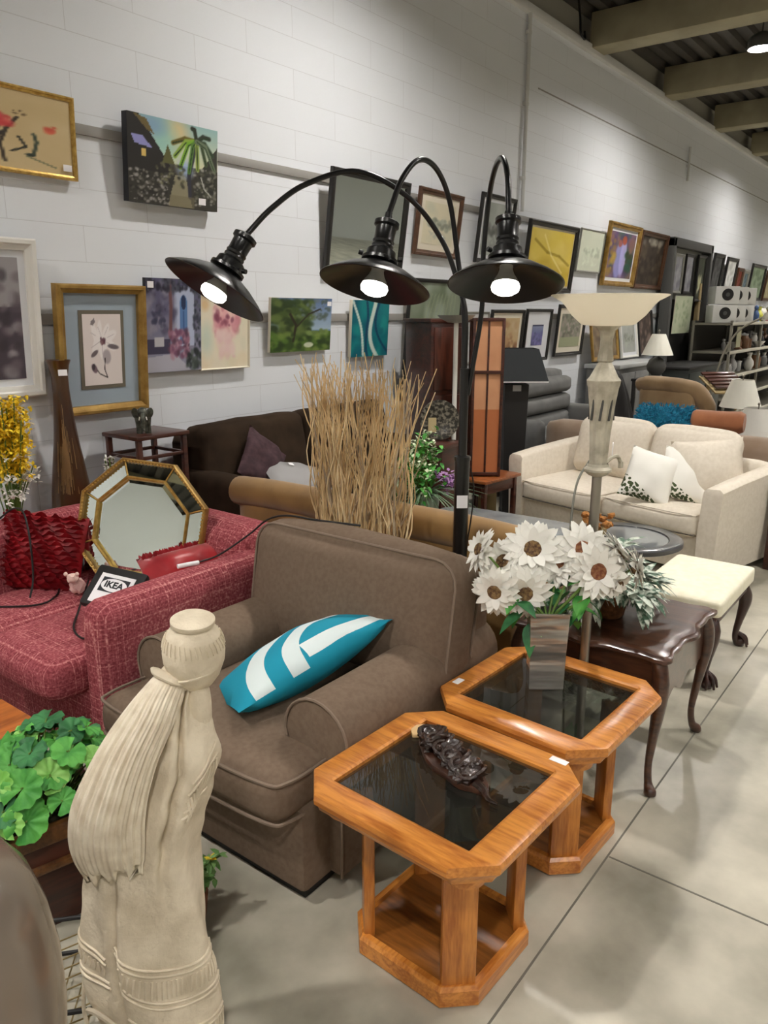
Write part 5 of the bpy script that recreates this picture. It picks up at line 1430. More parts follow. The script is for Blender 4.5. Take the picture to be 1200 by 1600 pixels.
for k in range(70):
    a = rnd.uniform(0, 2 * PI); r_ = 0.17 * math.sqrt(rnd.random())
    b.blob((r_ * math.cos(a), r_ * math.sin(a), 0.09 + rnd.uniform(0, 0.03)), (0.05, 0.05, 0.03), n=1, wob=0.5, seed=k)
tag(b.build('dried_petals', mat('potpourri', (130, 92, 78), 0.9, c2=(190, 168, 150), scale=30), t), kind='stuff')
t = thing('end_table', 'dark wooden end table at the right edge beside the cream loveseat', 'table', (5.74, 0.72, 0), CRZ)
MB().box((0, 0, 0.595), (0.50, 0.48, 0.03), 0.006).build('tabletop', M['mahog'], t)
MB().box((0, 0, 0.50), (0.44, 0.42, 0.15), 0.004).build('drawer_case', M['mahog'], t)
MB().box((0, 0, 0.14), (0.42, 0.40, 0.02), 0.004).build('shelf', M['mahog'], t)
for sx in (-1, 1):
    for sy in (-1, 1): MB().box((sx * 0.21, sy * 0.20, 0.29), (0.045, 0.045, 0.58), 0.005).build('leg', M['mahog'], t)
# ------------------------------------------------------------ furniture further back
t = thing('sofa', 'long taupe velvet sofa directly behind the cream loveseat, seen from its back', 'sofa', (6.62, 1.65, 0), R(-4))
MB().bx(-0.30, 0.42, -1.30, 1.36, 0.05, 0.40, 0.03).build('base', M['taupe'], t)
MB().cushion((-0.30, 0.03, 0.50), (0.20, 2.68, 0.58), 0.09, (0.01, 0, 0.01), n=12).build('backrest', M['taupe'], t, sharp=60)
for yc in (-1.22, 1.28): MB().cushion((0.06, yc, 0.40), (0.76, 0.20, 0.56), 0.08, n=8).build('arm', M['taupe'], t, sharp=60)
for yc in (-0.78, 0.03, 0.84): MB().cushion((0.10, yc, 0.44), (0.62, 0.80, 0.18), 0.06, (0, 0, 0.02), n=8).build('seat_cushion', M['taupe'], t, sharp=60)
t = thing('throw_pillow', 'peacock blue shaggy pillow on top of the taupe sofa back', 'pillow', (6.42, 2.02, 0.862), rot=Euler((R(58), 0, R(-94))))
MB().pillow((0, 0, 0), (0.46, 0.22, 0.15), ear=0.02, wob=0.03).build('cover', M['blue'], t, sharp=80)
rnd = random.Random(41)
b = MB()
for k in range(900):
    u, v = rnd.uniform(-0.98, 0.98), rnd.uniform(-0.98, 0.98)
    th = 0.075 * ((1 - u * u) * (1 - v * v)) ** 0.5
    s_ = rnd.choice((-1, 1))
    b.leaf((u * 0.22, v * 0.105, s_ * th), (u + rnd.uniform(-0.8, 0.8), v + rnd.uniform(-0.8, 0.8), s_ * rnd.uniform(0.3, 1)), (0.1, 0, 1), 0.04, 0.012, 2, 0.3)
tag(b.build('shag', M['blue'], t, recalc=False, sharp=180), kind='stuff')
t = thing('bolster', 'rust brown cylindrical bolster lying beside the blue shaggy pillow', 'pillow', (6.46, 1.60, 0.868), R(-86))
b = MB().lathe([(0.01, -0.20), (0.07, -0.195), (0.085, -0.17), (0.082, 0.0), (0.088, 0.16), (0.07, 0.195), (0.02, 0.19)], n=28, mod=lambda a, z: 1 + 0.03 * math.cos(6 * a + z * 10))
bmesh.ops.transform(b.bm, matrix=Matrix.Rotation(PI / 2, 4, 'Y'), verts=b.bm.verts)
b.build('cover', M['rust'], t, sharp=60)
t = thing('armchair', 'khaki velvet armchair with a rolled curved back behind the taupe sofa', 'armchair', (8.32, 2.40, 0), R(-20))
MB().bx(-0.36, 0.40, -0.36, 0.36, 0.05, 0.42, 0.03).build('base', M['taupe2'], t)
MB().cushion((-0.30, 0.0, 0.66), (0.16, 0.66, 0.66), 0.07, (0.02, 0, 0), n=10).build('backrest', M['taupe2'], t, sharp=60)
MB().tube(catmull([(-0.10, -0.40, 0.62), (-0.20, -0.40, 0.80), (-0.28, -0.33, 0.95), (-0.32, -0.2, 0.99), (-0.33, 0.0, 1.0), (-0.33, 0.25, 0.995), (-0.32, 0.36, 0.97)], 5), [0.065] * 5 + [0.08] * 21 + [0.07] * 4 + [0.04], 16).build('rolled_top', M['taupe2'], t, sharp=70)
for s_ in (-1, 1): MB().cushion((0.04, s_ * 0.38, 0.40), (0.72, 0.16, 0.46), 0.07, n=8).build('arm', M['taupe2'], t, sharp=60)
MB().cushion((0.08, 0, 0.44), (0.60, 0.58, 0.18), 0.06, (0, 0, 0.02), n=8).build('seat_cushion', M['taupe2'], t, sharp=60)
t = thing('sofa', 'dark grey sofa with horizontal cushions against the wall behind the black floor lamp', 'sofa', (7.20, 3.36, 0), 0)
MB().bx(-0.9, 0.75, -0.28, 0.40, 0.05, 0.50, 0.03).build('base', M['grey'], t)
MB().cushion((-0.08, 0.34, 0.70), (1.66, 0.18, 0.86), 0.06, n=8).build('backrest', M['grey'], t, sharp=60)
for z in (0.62, 0.80, 0.98): MB().cushion((-0.08, 0.19, z), (1.44, 0.20, 0.17), 0.06, (0, 0.02, 0), n=10).build('back_cushion', M['grey'], t, sharp=60)
for x in (-0.84, 0.68): MB().cushion((x, 0.05, 0.46), (0.18, 0.70, 0.60), 0.06, n=8).build('arm', M['grey'], t, sharp=60)
MB().cushion((-0.08, -0.02, 0.50), (1.42, 0.54, 0.16), 0.05, (0, 0, 0.02), n=8).build('seat_cushion', M['grey'], t, sharp=60)
t = thing('cabinet', 'low light grey cabinet along the wall beneath the leaning pictures', 'cabinet', (9.55, 3.52, 0))
MB().box((0, 0, 0.55), (1.5, 0.40, 1.06), 0.01).build('body', M['grey'], t)
MB().box((0, 0, 1.10), (1.56, 0.44, 0.05), 0.008).build('top', M['greyl'], t)
for x in (-0.5, 0, 0.5): MB().box((x, -0.205, 0.56), (0.46, 0.016, 0.92), 0.004).build('door', M['grey'], t)
t = thing('fabric_drape', 'black cloth draped over a tall piece behind the silver torchiere', 'cloth', (8.30, 3.13, 0), SA)
b = MB()
rs = []
for z, hw, hd in ((0.0, 0.30, 0.14), (0.3, 0.28, 0.13), (0.6, 0.23, 0.11), (0.85, 0.16, 0.08), (1.03, 0.09, 0.06), (1.10, 0.04, 0.03)):
    rs.append([(-0.05 + hw * math.cos(a) * (1 + 0.06 * math.cos(7 * a)), hd * math.sin(a) * (1 + 0.1 * math.cos(7 * a)), z) for a in [2 * PI * k / 56 for k in range(56)]])
b.rings(rs).build('cloth', M['black'], t, sharp=70)
t = thing('cabinet', 'dark green-black cabinet beside the shelving at the far wall', 'cabinet', (11.10, 3.26, 0))
MB().box((0, 0, 0.5), (1.56, 0.56, 1.0), 0.01).build('body', mat('greenblack', (26, 32, 30), 0.4), t)
for x in (-0.39, 0.39): MB().box((x, -0.285, 0.5), (0.72, 0.014, 0.9), 0.005).build('door', mat('greenblack_door', (32, 40, 37), 0.4), t)
MB().box((0, 0, 1.015), (1.60, 0.60, 0.03), 0.004).build('top', M['black'], t)
def table_lamp(loc, H_, rb, r0, r1, hs, base, label, shade='ivory', square=False):
    t = thing('table_lamp', label, 'lamp', loc)
    zb = H_ - hs
    MB().lathe([(0.001, 0), (rb * 0.8, 0), (rb * 0.8, 0.02), (rb * 0.5, 0.04), (rb * 0.9, zb * 0.35), (rb, zb * 0.55), (rb * 0.75, zb * 0.8), (rb * 0.25, zb * 0.92), (0.012, zb), (0.012, zb + 0.08), (0.001, zb + 0.08)], n=28).build('base', base, t)
    MB().lathe([(r0, zb), (r1, H_), (r1 - 0.004, H_), (r0 - 0.004, zb)], n=32 if not square else 4, cap=False).build('shade', M[shade], t, sharp=30)
    MB().cyl((0, 0, zb + 0.05), (0, 0, H_ + 0.03), 0.006, n=8).blob((0, 0, H_ + 0.035), (0.025, 0.025, 0.03), n=2).build('finial', M['pewter'], t)
    return t
M['lampwhite'] = mat('lamp_shade_white', (230, 228, 216), 0.8)
t = thing('side_table', 'dark table holding the white-shaded lamp in front of the grey cabinet', 'table', (9.05, 2.98, 0))
MB().box((0, 0, 0.96), (0.42, 0.42, 0.03), 0.005).build('tabletop', M['black'], t)
for sx in (-1, 1):
    for sy in (-1, 1): MB().box((sx * 0.18, sy * 0.18, 0.475), (0.04, 0.04, 0.95), 0.004).build('leg', M['black'], t)
table_lamp((9.05, 2.98, 0.975), 0.50, 0.11, 0.175, 0.075, 0.235, M['dkgrey'], 'table lamp with white cone shade and dark grey base, near the torchiere bowl', 'lampwhite')
t = thing('side_table', 'dark side table holding two white lamps at the right edge', 'table', (7.9, 1.63, 0))
MB().box((0, 0, 0.50), (0.50, 0.52, 0.03), 0.005).build('tabletop', M['mahog'], t)
for sx in (-1, 1):
    for sy in (-1, 1): MB().box((sx * 0.22, sy * 0.22, 0.245), (0.04, 0.04, 0.49), 0.004).build('leg', M['mahog'], t)
table_lamp((8.02, 1.80, 0.515), 0.57, 0.09, 0.19, 0.10, 0.26, M['terra'], 'small table lamp with white shade at the right edge behind the larger lamp shade', 'lampwhite')
table_lamp((7.76, 1.58, 0.515), 0.34, 0.09, 0.20, 0.12, 0.27, M['terra'], 'low lamp with a large glossy white shade at the right edge', 'terra')
t = thing('magazine_rack', 'tilted dark slatted rack with pale frame behind the khaki armchair', 'rack', (9.6, 2.36, 0), SA + R(10))
for s_ in (-1, 1): MB().box((s_ * 0.20, 0, 0.45), (0.03, 0.04, 0.90), 0.004).build('leg', M['beige'], t)
MB().box((0, -0.02, 0.90), (0.46, 0.40, 0.02), 0.003, rot=(R(24), 0, 0)).build('tray_frame', M['beige'], t)
for k in range(5): MB().box((0, -0.16 + 0.075 * k, 0.885 + 0.033 * k), (0.42, 0.05, 0.02), 0.003, rot=(R(24), 0, 0)).build('slat', M['mahog'], t)
MB().box((0, 0.0, 0.3), (0.38, 0.03, 0.05), 0.003).build('crossbar', M['beige'], t)
t = thing('floor_lamp', 'thin metal swing-arm floor lamp bending to the right in front of the shelving', 'lamp', (10.2, 2.66, 0))
MB().lathe([(0.001, 0), (0.13, 0), (0.13, 0.02), (0.02, 0.03), (0.001, 0.03)], n=24).build('base', M['dkgrey'], t)
MB().tube(catmull([(0, 0, 0.02), (0, 0, 0.5), (0.0, -0.05, 0.95), (0.0, -0.13, 1.28), (0, -0.28, 1.52), (0, -0.55, 1.68)], 6), 0.013, 10).build('arm', M['steel'], t)
MB().lathe([(0.02, 0.06), (0.05, 0.04), (0.08, -0.03), (0.075, -0.03), (0.045, 0.03)], (0, -0.57, 1.66), 24, cap=False).build('shade', M['steel'], t)

# ------------------------------------------------------------ shelving at the far end and its goods
t = thing('shelving_unit', 'long grey metal shelving along the far wall filled with small goods', 'shelves', (15.05, 3.24, 0))
SX0, SX1 = -2.9, 2.9
for z in (0.10, 0.45, 0.78, 1.14, 1.55):
    MB().box((0, 0, z), (5.8, 0.56, 0.03), 0.003).build('shelf', M['steel'], t)
    MB().box((0, -0.285, z + 0.004), (5.8, 0.014, 0.045), 0.002).build('shelf_edge', M['steelw'], t)
MB().box((0, 0.29, 0.80), (5.8, 0.02, 1.6), 0).build('back_panel', mat('shelf_back', (44, 41, 34), 0.7), t)
for x in (-2.88, -1.0, 1.0, 2.88):
    for yy in (-0.27, 0.27): MB().box((x, yy, 0.80), (0.04, 0.035, 1.60), 0.003).build('upright', M['steel'], t)
MB().box((-2.45, -0.28, 1.36), (0.25, 0.006, 0.30), 0).build('notice_card', mat('manila_card', (150, 148, 120), 0.8), t)
# white speaker-like boxes with a dark round opening
wb = mat('white_box', (214, 214, 210), 0.5)
hx = 0
for r_ in range(2):
    for k in range(3):
        t = thing('speaker_box', 'white box with round black opening, %s row, %s of three on the shelf top' % (('lower', 'upper')[r_], ('left', 'middle', 'right')[k]), 'speaker', (12.42 + 0.52 * k + 0.05 * r_, 3.20, 1.566 + 0.265 * r_), R(-52), 'white boxes on the shelving')
        MB().box((0, 0, 0.13), (0.36, 0.26, 0.255), 0.008).build('case', wb, t)
        MB().cyl((0, -0.129, 0.14), (0, -0.134, 0.14), 0.085, n=24).build('opening', M['black'], t)
        MB().cyl((0, -0.134, 0.14), (0, -0.138, 0.14), 0.030, n=16).build('cone', M['dkgrey'], t)
rnd = random.Random(51)
kinds = [('jar', 'jar'), ('figurine', 'figurine'), ('bowl', 'bowl'), ('box', 'box'), ('vase', 'vase'), ('pitcher', 'pitcher')]
cols = {'white': (222, 220, 214), 'grey': (128, 128, 126), 'dark': (46, 46, 50), 'red': (120, 24, 36), 'pink': (206, 150, 156), 'yellow green': (190, 190, 80), 'silver': (176, 176, 176), 'brown': (116, 80, 52), 'blue': (70, 96, 140)}
cm_ = {k: mat('goods_' + k.replace(' ', '_'), v, 0.35) for k, v in cols.items()}
def goods(kind, cat, loc, s, col, label, group):
    t = thing(kind, label, cat, loc, rnd.uniform(0, 3), group)
    m = cm_[col]
    if kind == 'jar':
        MB().lathe([(0.001, 0), (0.3 * s, 0), (0.34 * s, 0.05 * s), (0.36 * s, 0.6 * s), (0.26 * s, 0.8 * s), (0.24 * s, 0.82 * s)], n=18).build('body', m, t)
        MB().lathe([(0.27 * s, 0.81 * s), (0.28 * s, 0.92 * s), (0.06 * s, 0.95 * s), (0.05 * s, 1.0 * s)], n=18).build('lid', cm_['silver'], t)
    elif kind == 'figurine':
        MB().lathe([(0.001, 0), (0.26 * s, 0), (0.25 * s, 0.06 * s), (0.16 * s, 0.12 * s), (0.2 * s, 0.4 * s), (0.13 * s, 0.62 * s), (0.06 * s, 0.70 * s)], n=16).blob((0, 0, 0.82 * s), (0.26 * s, 0.26 * s, 0.3 * s), n=2).build('body', m, t)
    elif kind == 'bowl':
        MB().lathe([(0.001, 0), (0.2 * s, 0), (0.22 * s, 0.05 * s), (0.5 * s, 0.42 * s), (0.47 * s, 0.42 * s), (0.2 * s, 0.08 * s), (0.001, 0.07 * s)], n=24).build('body', m, t)
    elif kind == 'box':
        MB().box((0, 0, 0.3 * s), (0.7 * s, 0.5 * s, 0.6 * s), 0.03 * s).build('body', m, t)
        MB().box((0, 0, 0.63 * s), (0.74 * s, 0.54 * s, 0.08 * s), 0.02 * s).build('lid', m, t)
    elif kind == 'vase':
        MB().lathe([(0.001, 0), (0.16 * s, 0), (0.28 * s, 0.3 * s), (0.26 * s, 0.5 * s), (0.1 * s, 0.75 * s), (0.16 * s, 1.0 * s), (0.13 * s, 1.0 * s)], n=20, cap=False).build('body', m, t)
    else:
        MB().lathe([(0.001, 0), (0.22 * s, 0), (0.3 * s, 0.3 * s), (0.2 * s, 0.7 * s), (0.24 * s, 0.9 * s), (0.2 * s, 0.9 * s)], n=20, cap=False).build('body', m, t)
        MB().tube(catmull([(0.22 * s, 0, 0.75 * s), (0.42 * s, 0, 0.65 * s), (0.27 * s, 0, 0.25 * s)], 5), 0.04 * s, 8).build('handle', m, t)
lvl = {1.566: 'on top of the far grey shelving', 1.156: 'on the second shelf of the far shelving', 0.796: 'on the third shelf of the far shelving'}
cn = list(cols)
NUM = 'one two three four five six seven eight nine ten eleven twelve thirteen fourteen fifteen sixteen seventeen eighteen nineteen twenty twenty-one twenty-two twenty-three twenty-four twenty-five twenty-six twenty-seven twenty-eight twenty-nine thirty thirty-one thirty-two thirty-three thirty-four thirty-five thirty-six thirty-seven thirty-eight thirty-nine forty'.split()
for z, where in lvl.items():
    x = 14.15 if z > 1.5 else 12.95 if z > 1 else 12.5
    k = 0
    while x < 17.8:
        kd, ct = kinds[rnd.randrange(len(kinds))]
        s = rnd.uniform(0.16, 0.30)
        c_ = rnd.choice(cn if z > 1.5 else ['white', 'grey', 'dark', 'silver', 'white', 'brown'])
        goods(kd, ct, (x, 3.18 + rnd.uniform(-0.12, 0.10), z), s, c_, 'small %s %s, number %s from the left %s' % (c_, kd, NUM[k], where), 'goods ' + where)
        x += s * 0.85 + rnd.uniform(0.0, 0.05); k += 1
# a low lamp-top plant? -> sprays of foliage on the shelf top
t = thing('potted_plant', 'yellow-green leafy bunch in a pot on the shelving at the right edge', 'plant', (15.2, 3.06, 1.566))
MB().lathe([(0.05, 0), (0.07, 0.0), (0.09, 0.14), (0.07, 0.14), (0.05, 0.04)], n=18).build('pot', M['terra'], t)
lf = MB()
for k in range(60): lf.leaf((rnd.gauss(0, 0.03), rnd.gauss(0, 0.03), 0.14 + rnd.uniform(0, 0.08)), (rnd.uniform(-1, 1), rnd.uniform(-1, 1), rnd.uniform(0, 1.2)), (0, 0, 1), 0.13, 0.05, 4, 0.5)
lf.build('leaves', mat('chartreuse', (170, 178, 70), 0.7), t, recalc=False)

# ------------------------------------------------------------ pictures on the wall
class Art:
    def __init__(s, w, h, bg):
        s.w, s.h = w, h
        s.a = np.ones((h, w, 3)) * np.array(bg, float)
        s.X, s.Y = np.meshgrid(np.linspace(0, 1, w), np.linspace(0, 1, h))
        s.rng = np.random.RandomState(w * 7 + h)
    def _mix(s, m, c, al=1.0):
        m = (np.clip(m, 0, 1) * al)[..., None]
        s.a = s.a * (1 - m) + np.array(c, float) * m
        return s
    def ell(s, x, y, rx, ry, c, al=1.0, ang=0.0, soft=0.15):
        dx, dy = s.X - x, s.Y - y
        ca, sa = math.cos(ang), math.sin(ang)
        d = np.sqrt(((dx * ca + dy * sa) / rx) ** 2 + ((-dx * sa + dy * ca) / ry) ** 2)
        return s._mix((1 + soft - d) / (2 * soft + 1e-6), c, al)
    def rect(s, x0, x1, y0, y1, c, al=1.0):
        return s._mix(((s.X >= x0) & (s.X <= x1) & (s.Y >= y0) & (s.Y <= y1)).astype(float), c, al)
    def poly(s, pts, c, al=1.0):
        inside = np.zeros(s.X.shape, bool)
        n = len(pts)
        for i in range(n):
            (x1, y1), (x2, y2) = pts[i], pts[(i + 1) % n]
            cond = ((y1 > s.Y) != (y2 > s.Y)) & (s.X < (x2 - x1) * (s.Y - y1) / (y2 - y1 + 1e-12) + x1)
            inside ^= cond
        return s._mix(inside.astype(float), c, al)
    def line(s, pts, wd_, c, al=1.0):
        asp = s.h / s.w
        for (x1, y1), (x2, y2) in zip(pts, pts[1:]):
            dx, dy = x2 - x1, (y2 - y1) * asp
            L2 = dx * dx + dy * dy + 1e-12
            tt = np.clip(((s.X - x1) * dx + (s.Y - y1) * asp * dy) / L2, 0, 1)
            d = np.sqrt((s.X - x1 - tt * dx) ** 2 + ((s.Y - y1) * asp - tt * dy) ** 2)
            s._mix((wd_ * 1.2 - d) / (wd_ * 0.5), c, al)
        return s
    def dabs(s, n, x0, x1, y0, y1, r, cs, al=0.8, el=1.0):
        for k in range(n):
            c = cs[s.rng.randint(len(cs))]
            q = r * s.rng.uniform(0.5, 1.4)
            s.ell(s.rng.uniform(x0, x1), s.rng.uniform(y0, y1), q, q * el * s.w / s.h, c, al, s.rng.uniform(0, 3), 0.4)
        return s
    def grad(s, y0, y1, c0, c1):
        f = np.clip((s.Y - y0) / (y1 - y0), 0, 1)[..., None]
        m = ((s.Y >= y0) & (s.Y <= y1))[..., None]
        s.a = np.where(m, np.array(c0, float) * (1 - f) + np.array(c1, float) * f, s.a)
        return s
    def mesh(s, name, W, H_, parent, y=0.0):
        w, h = s.w, s.h
        xs = (np.linspace(0, 1, w) - 0.5) * W; zs = (1 - np.linspace(0, 1, h)) * H_
        V = np.zeros((h, w, 3)); V[..., 0] = xs[None]; V[..., 2] = zs[:, None]; V[..., 1] = y
        me = bpy.data.meshes.new(name)
        idx = np.arange(w * h).reshape(h, w)
        F_ = np.stack([idx[1:, :-1], idx[1:, 1:], idx[:-1, 1:], idx[:-1, :-1]], -1).reshape(-1, 4)
        me.from_pydata(V.reshape(-1, 3).tolist(), [], F_.tolist())
        c = np.clip(s.a, 0, 255) / 255
        c = np.where(c <= 0.04045, c / 12.92, ((c + 0.055) / 1.055) ** 2.4)
        at = me.color_attributes.new('paint', 'FLOAT_COLOR', 'POINT')
        at.data.foreach_set('color', np.concatenate([c.reshape(-1, 3), np.ones((w * h, 1))], 1).ravel())
        me.materials.append(M['paint'])
        o = bpy.data.objects.new(name, me); COL.objects.link(o); o.parent = parent
        return o

TILT = R(3.6)
def picture(label, x0, x1, z0, z1, art, frame=None, fw=0.03, fd=0.03, mats=(), cat='picture', tilt=TILT, tagc=None, roll=0.0, y=None, name='framed_picture', canvas_d=0.03, group=None, rz=0.0):
    """hangs at the wall, foot against it and the top tipped forward; local x along the wall, -y to the room"""
    t = thing(name, label, cat, ((x0 + x1) / 2, (WY - 0.022) if y is None else y, z0), rot=Euler((tilt, roll, rz)), group=group)
    W, H_ = x1 - x0, z1 - z0
    if frame:
        b = MB()
        rs = []
        for o, yy in ((0, 0), (0, -fd * 0.8), (fw * 0.15, -fd), (fw * 0.45, -fd), (fw * 0.6, -fd * 0.8), (fw, -fd * 0.62), (fw, 0)):
            rs.append([(-W / 2 + o, yy, o), (W / 2 - o, yy, o), (W / 2 - o, yy, H_ - o), (-W / 2 + o, yy, H_ - o)])
        rs.append(rs[0])
        b.rings(rs, cap=False)
        b.build('frame', frame, t, sharp=15)
        MB().box((0, -0.003, H_ / 2), (W - fw, 0.006, H_ - fw), 0).build('backing', M['cane'], t, smooth=False)
        off, yy = fw, -0.010
    else:
        MB().box((0, -canvas_d / 2, H_ / 2), (W, canvas_d, H_), 0.002).build('canvas', M['ink'] if tagc == 'dark' else M['cane'], t)
        off, yy = 0.0, -canvas_d - 0.001
    for k, (mw_, mt) in enumerate(mats):
        MB().box((0, yy + 0.001 - 0.0015 * k, H_ / 2), (W - 2 * off, 0.002, H_ - 2 * off), 0).build('mat_board', mt, t, smooth=False)
        off += mw_
        yy -= 0.0022
    if art is not None:
        o = art.mesh('image', W - 2 * off, H_ - 2 * off, t)
        o.location = (0, yy - 0.001, off)
    return t
def ptag(t, x, z, y, w=0.045, h=0.03):
    MB().box((x, y, z), (w, 0.002, h), 0).build('price_tag', M['tag'], t, smooth=False)

# floral picture in a gold frame, upper left
a = Art(90, 70, (206, 184, 140))
a.dabs(50, 0, 1, 0, 1, 0.12, [(210, 188, 146), (200, 176, 130)], 0.3)
a.line([(0.62, 0.92), (0.60, 0.7), (0.64, 0.5), (0.70, 0.34)], 0.012, (70, 60, 50)); a.line([(0.5, 0.95), (0.52, 0.75), (0.62, 0.55)], 0.012, (60, 54, 48)); a.line([(0.40, 0.85), (0.55, 0.62), (0.60, 0.45)], 0.02, (80, 74, 62))
a.line([(0.66, 0.78), (0.74, 0.70), (0.70, 0.58)], 0.010, (60, 58, 50))
a.dabs(16, 0.56, 0.66, 0.34, 0.48, 0.03, [(206, 70, 70), (222, 100, 96), (180, 40, 52)])
a.dabs(8, 0.87, 0.93, 0.38, 0.48, 0.022, [(206, 90, 70), (220, 110, 84)]); a.dabs(10, 0.3, 0.5, 0.6, 0.9, 0.03, [(80, 78, 62), (110, 104, 84)])
a.line([(0.78, 0.78), (0.80, 0.62), (0.785, 0.52)], 0.012, (70, 80, 66)); a.ell(0.76, 0.80, 0.03, 0.02, (50, 60, 54)); a.line([(0.74, 0.82), (0.9, 0.92)], 0.008, (130, 130, 100)); a.dabs(4, 0.68, 0.76, 0.24, 0.3, 0.01, [(90, 70, 50)])
t = picture('floral Asian-style picture with red blossoms in a thin gold frame, uppermost at the left edge', 1.42, 2.37, 2.345, 2.725, a, M['goldb'], 0.022, 0.025)
ptag(t, 0.42, 0.055, -0.02)
# palm canvas
a = Art(110, 84, (70, 66, 58))
a.grad(0, 0.5, (150, 186, 186), (216, 214, 180)); a.ell(0.52, 0.12, 0.12, 0.16, (230, 200, 140), 0.8, 0, 0.6); a.ell(0.38, 0.25, 0.14, 0.2, (150, 204, 196), 0.7, 0, 0.6); a.ell(0.25, 0.1, 0.14, 0.1, (130, 160, 196), 0.7, 0, 0.6)
a.poly([(0, 0), (0.12, 0), (0.42, 0.48), (0.5, 0.62), (0.5, 1), (0, 1)], (46, 44, 42)); a.poly([(0.06, 0.0), (0.2, 0.04), (0.28, 0.2), (0.2, 0.16)], (110, 96, 60))
a.poly([(0.04, 0.24), (0.16, 0.24), (0.26, 0.36), (0.07, 0.33)], (150, 150, 206)); a.rect(0.14, 0.19, 0.38, 0.46, (220, 190, 110))
a.poly([(0.36, 0.5), (0.42, 0.28), (0.5, 0.5)], (96, 96, 58)); a.rect(0, 1, 0.62, 1, (58, 56, 50), 0.85); a.poly([(0.50, 0.62), (0.62, 0.62), (0.70, 1), (0.42, 1)], (140, 134, 110)); a.ell(0.62, 0.53, 0.09, 0.10, (160, 180, 216), 0.9, 0, 0.5)
a.poly([(0.78, 0.55), (1, 0.2), (1, 1), (0.72, 0.9)], (58, 58, 52)); a.line([(0.67, 0.86), (0.66, 0.6), (0.70, 0.42), (0.74, 0.22)], 0.022, (56, 56, 66))
for ex, ey, c in ((0.48, 0.25, (110, 96, 44)), (0.5, 0.40, (140, 170, 70)), (0.56, 0.52, (120, 170, 50)), (0.66, 0.56, (90, 130, 60)), (0.76, 0.52, (150, 170, 80)), (0.86, 0.44, (80, 92, 66)), (0.94, 0.32, (60, 76, 58)), (0.90, 0.12, (54, 60, 50)), (0.70, 0.04, (50, 50, 44)), (0.96, 0.5, (110, 124, 100))):
    a.line([(0.75, 0.18), ((0.75 + ex) / 2, min(0.18, ey) - 0.02 + abs(ey - 0.18) * 0.2), (ex, ey)], 0.022, c); a.line([(0.75, 0.18), ((0.75 + ex) / 2, min(0.18, ey) + abs(ey - 0.18) * 0.2), (ex, ey)], 0.006, (40, 60, 36))
a.dabs(160, 0.02, 0.42, 0.62, 0.98, 0.013, [(150, 146, 138), (90, 88, 80), (40, 38, 36), (184, 180, 176)], 0.7); a.dabs(110, 0.72, 0.98, 0.5, 0.95, 0.013, [(130, 128, 116), (44, 44, 40), (90, 92, 76), (170, 168, 160)], 0.7)
a.dabs(60, 0.3, 0.6, 0.5, 0.75, 0.014, [(90, 88, 66), (50, 50, 44), (130, 130, 100)], 0.7); a.line([(0.80, 0.6), (0.84, 0.74), (0.92, 0.82)], 0.006, (190, 190, 180)); a.rect(0.44, 0.72, 0.86, 1, (120, 112, 88), 0.6)
t = picture('dark tropical painting on canvas with a palm tree and path, unframed, upper left', 2.64, 3.245, 2.285, 2.72, a, None, canvas_d=0.045, tagc='dark', tilt=R(5), name='canvas_painting', cat='painting')
ptag(t, 0.19, 0.045, -0.0475, 0.05, 0.035)
# large white frame at the left edge
a = Art(60, 80, (226, 226, 228)); a.rect(0, 1, 0, 0.4, (150, 146, 148)); a.rect(0.0, 1, 0.4, 1, (74, 66, 74)); a.dabs(90, 0.0, 1, 0.1, 0.95, 0.05, [(60, 54, 60), (110, 100, 106), (150, 146, 150)], 0.7)
t = picture('large white-framed picture with grey mat at the left edge above the yellow blossoms', 1.30, 2.075, 1.30, 2.05, a, M['whiteframe'], 0.055, 0.04, ((0.035, M['matwhite']),))
# magnolia
a = Art(64, 90, (226, 216, 212)); 
for an, L_, w_ in ((-2.6, 0.26, 0.09), (-1.9, 0.22, 0.08), (-1.1, 0.2, 0.08), (-0.4, 0.27, 0.09), (0.5, 0.26, 0.09), (1.6, 0.24, 0.13), (2.6, 0.25, 0.09)):
    a.ell(0.50 + 0.20 * math.cos(an), 0.36 + 0.12 * math.sin(an), L_ * 0.75, w_ * 0.8, (238, 232, 230), 0.95, an * 0.8, 0.12); a.line([(0.5, 0.36), (0.5 + 0.34 * math.cos(an), 0.36 + 0.2 * math.sin(an))], 0.006, (196, 186, 188))
a.dabs(14, 0.44, 0.56, 0.32, 0.42, 0.025, [(92, 60, 72), (120, 84, 90)]); a.ell(0.78, 0.46, 0.15, 0.035, (110, 100, 104), 1, 0.1); a.ell(0.28, 0.55, 0.10, 0.035, (110, 98, 102), 1, -0.4); a.ell(0.60, 0.60, 0.11, 0.10, (168, 158, 162), 0.9, 0.5)
a.line([(0.55, 0.62), (0.53, 0.78), (0.60, 0.90), (0.40, 0.84), (0.30, 0.76)], 0.013, (66, 58, 56)); a.ell(0.26, 0.76, 0.085, 0.055, (120, 100, 108), 1, 0.6); a.ell(0.24, 0.74, 0.04, 0.05, (70, 60, 66), 1, 0.5); a.poly([(0.22, 0.10), (0.30, 0.05), (0.33, 0.10), (0.27, 0.16), (0.20, 0.14)], (130, 122, 124))
t = picture('magnolia print with blue-grey mat in a wide gold frame behind the brown floor vase', 2.145, 2.672, 1.180, 1.850, a, M['gold'], 0.045, 0.05, ((0.085, M['greyblue']), (0.020, M['dolive'])), tilt=R(4.5))
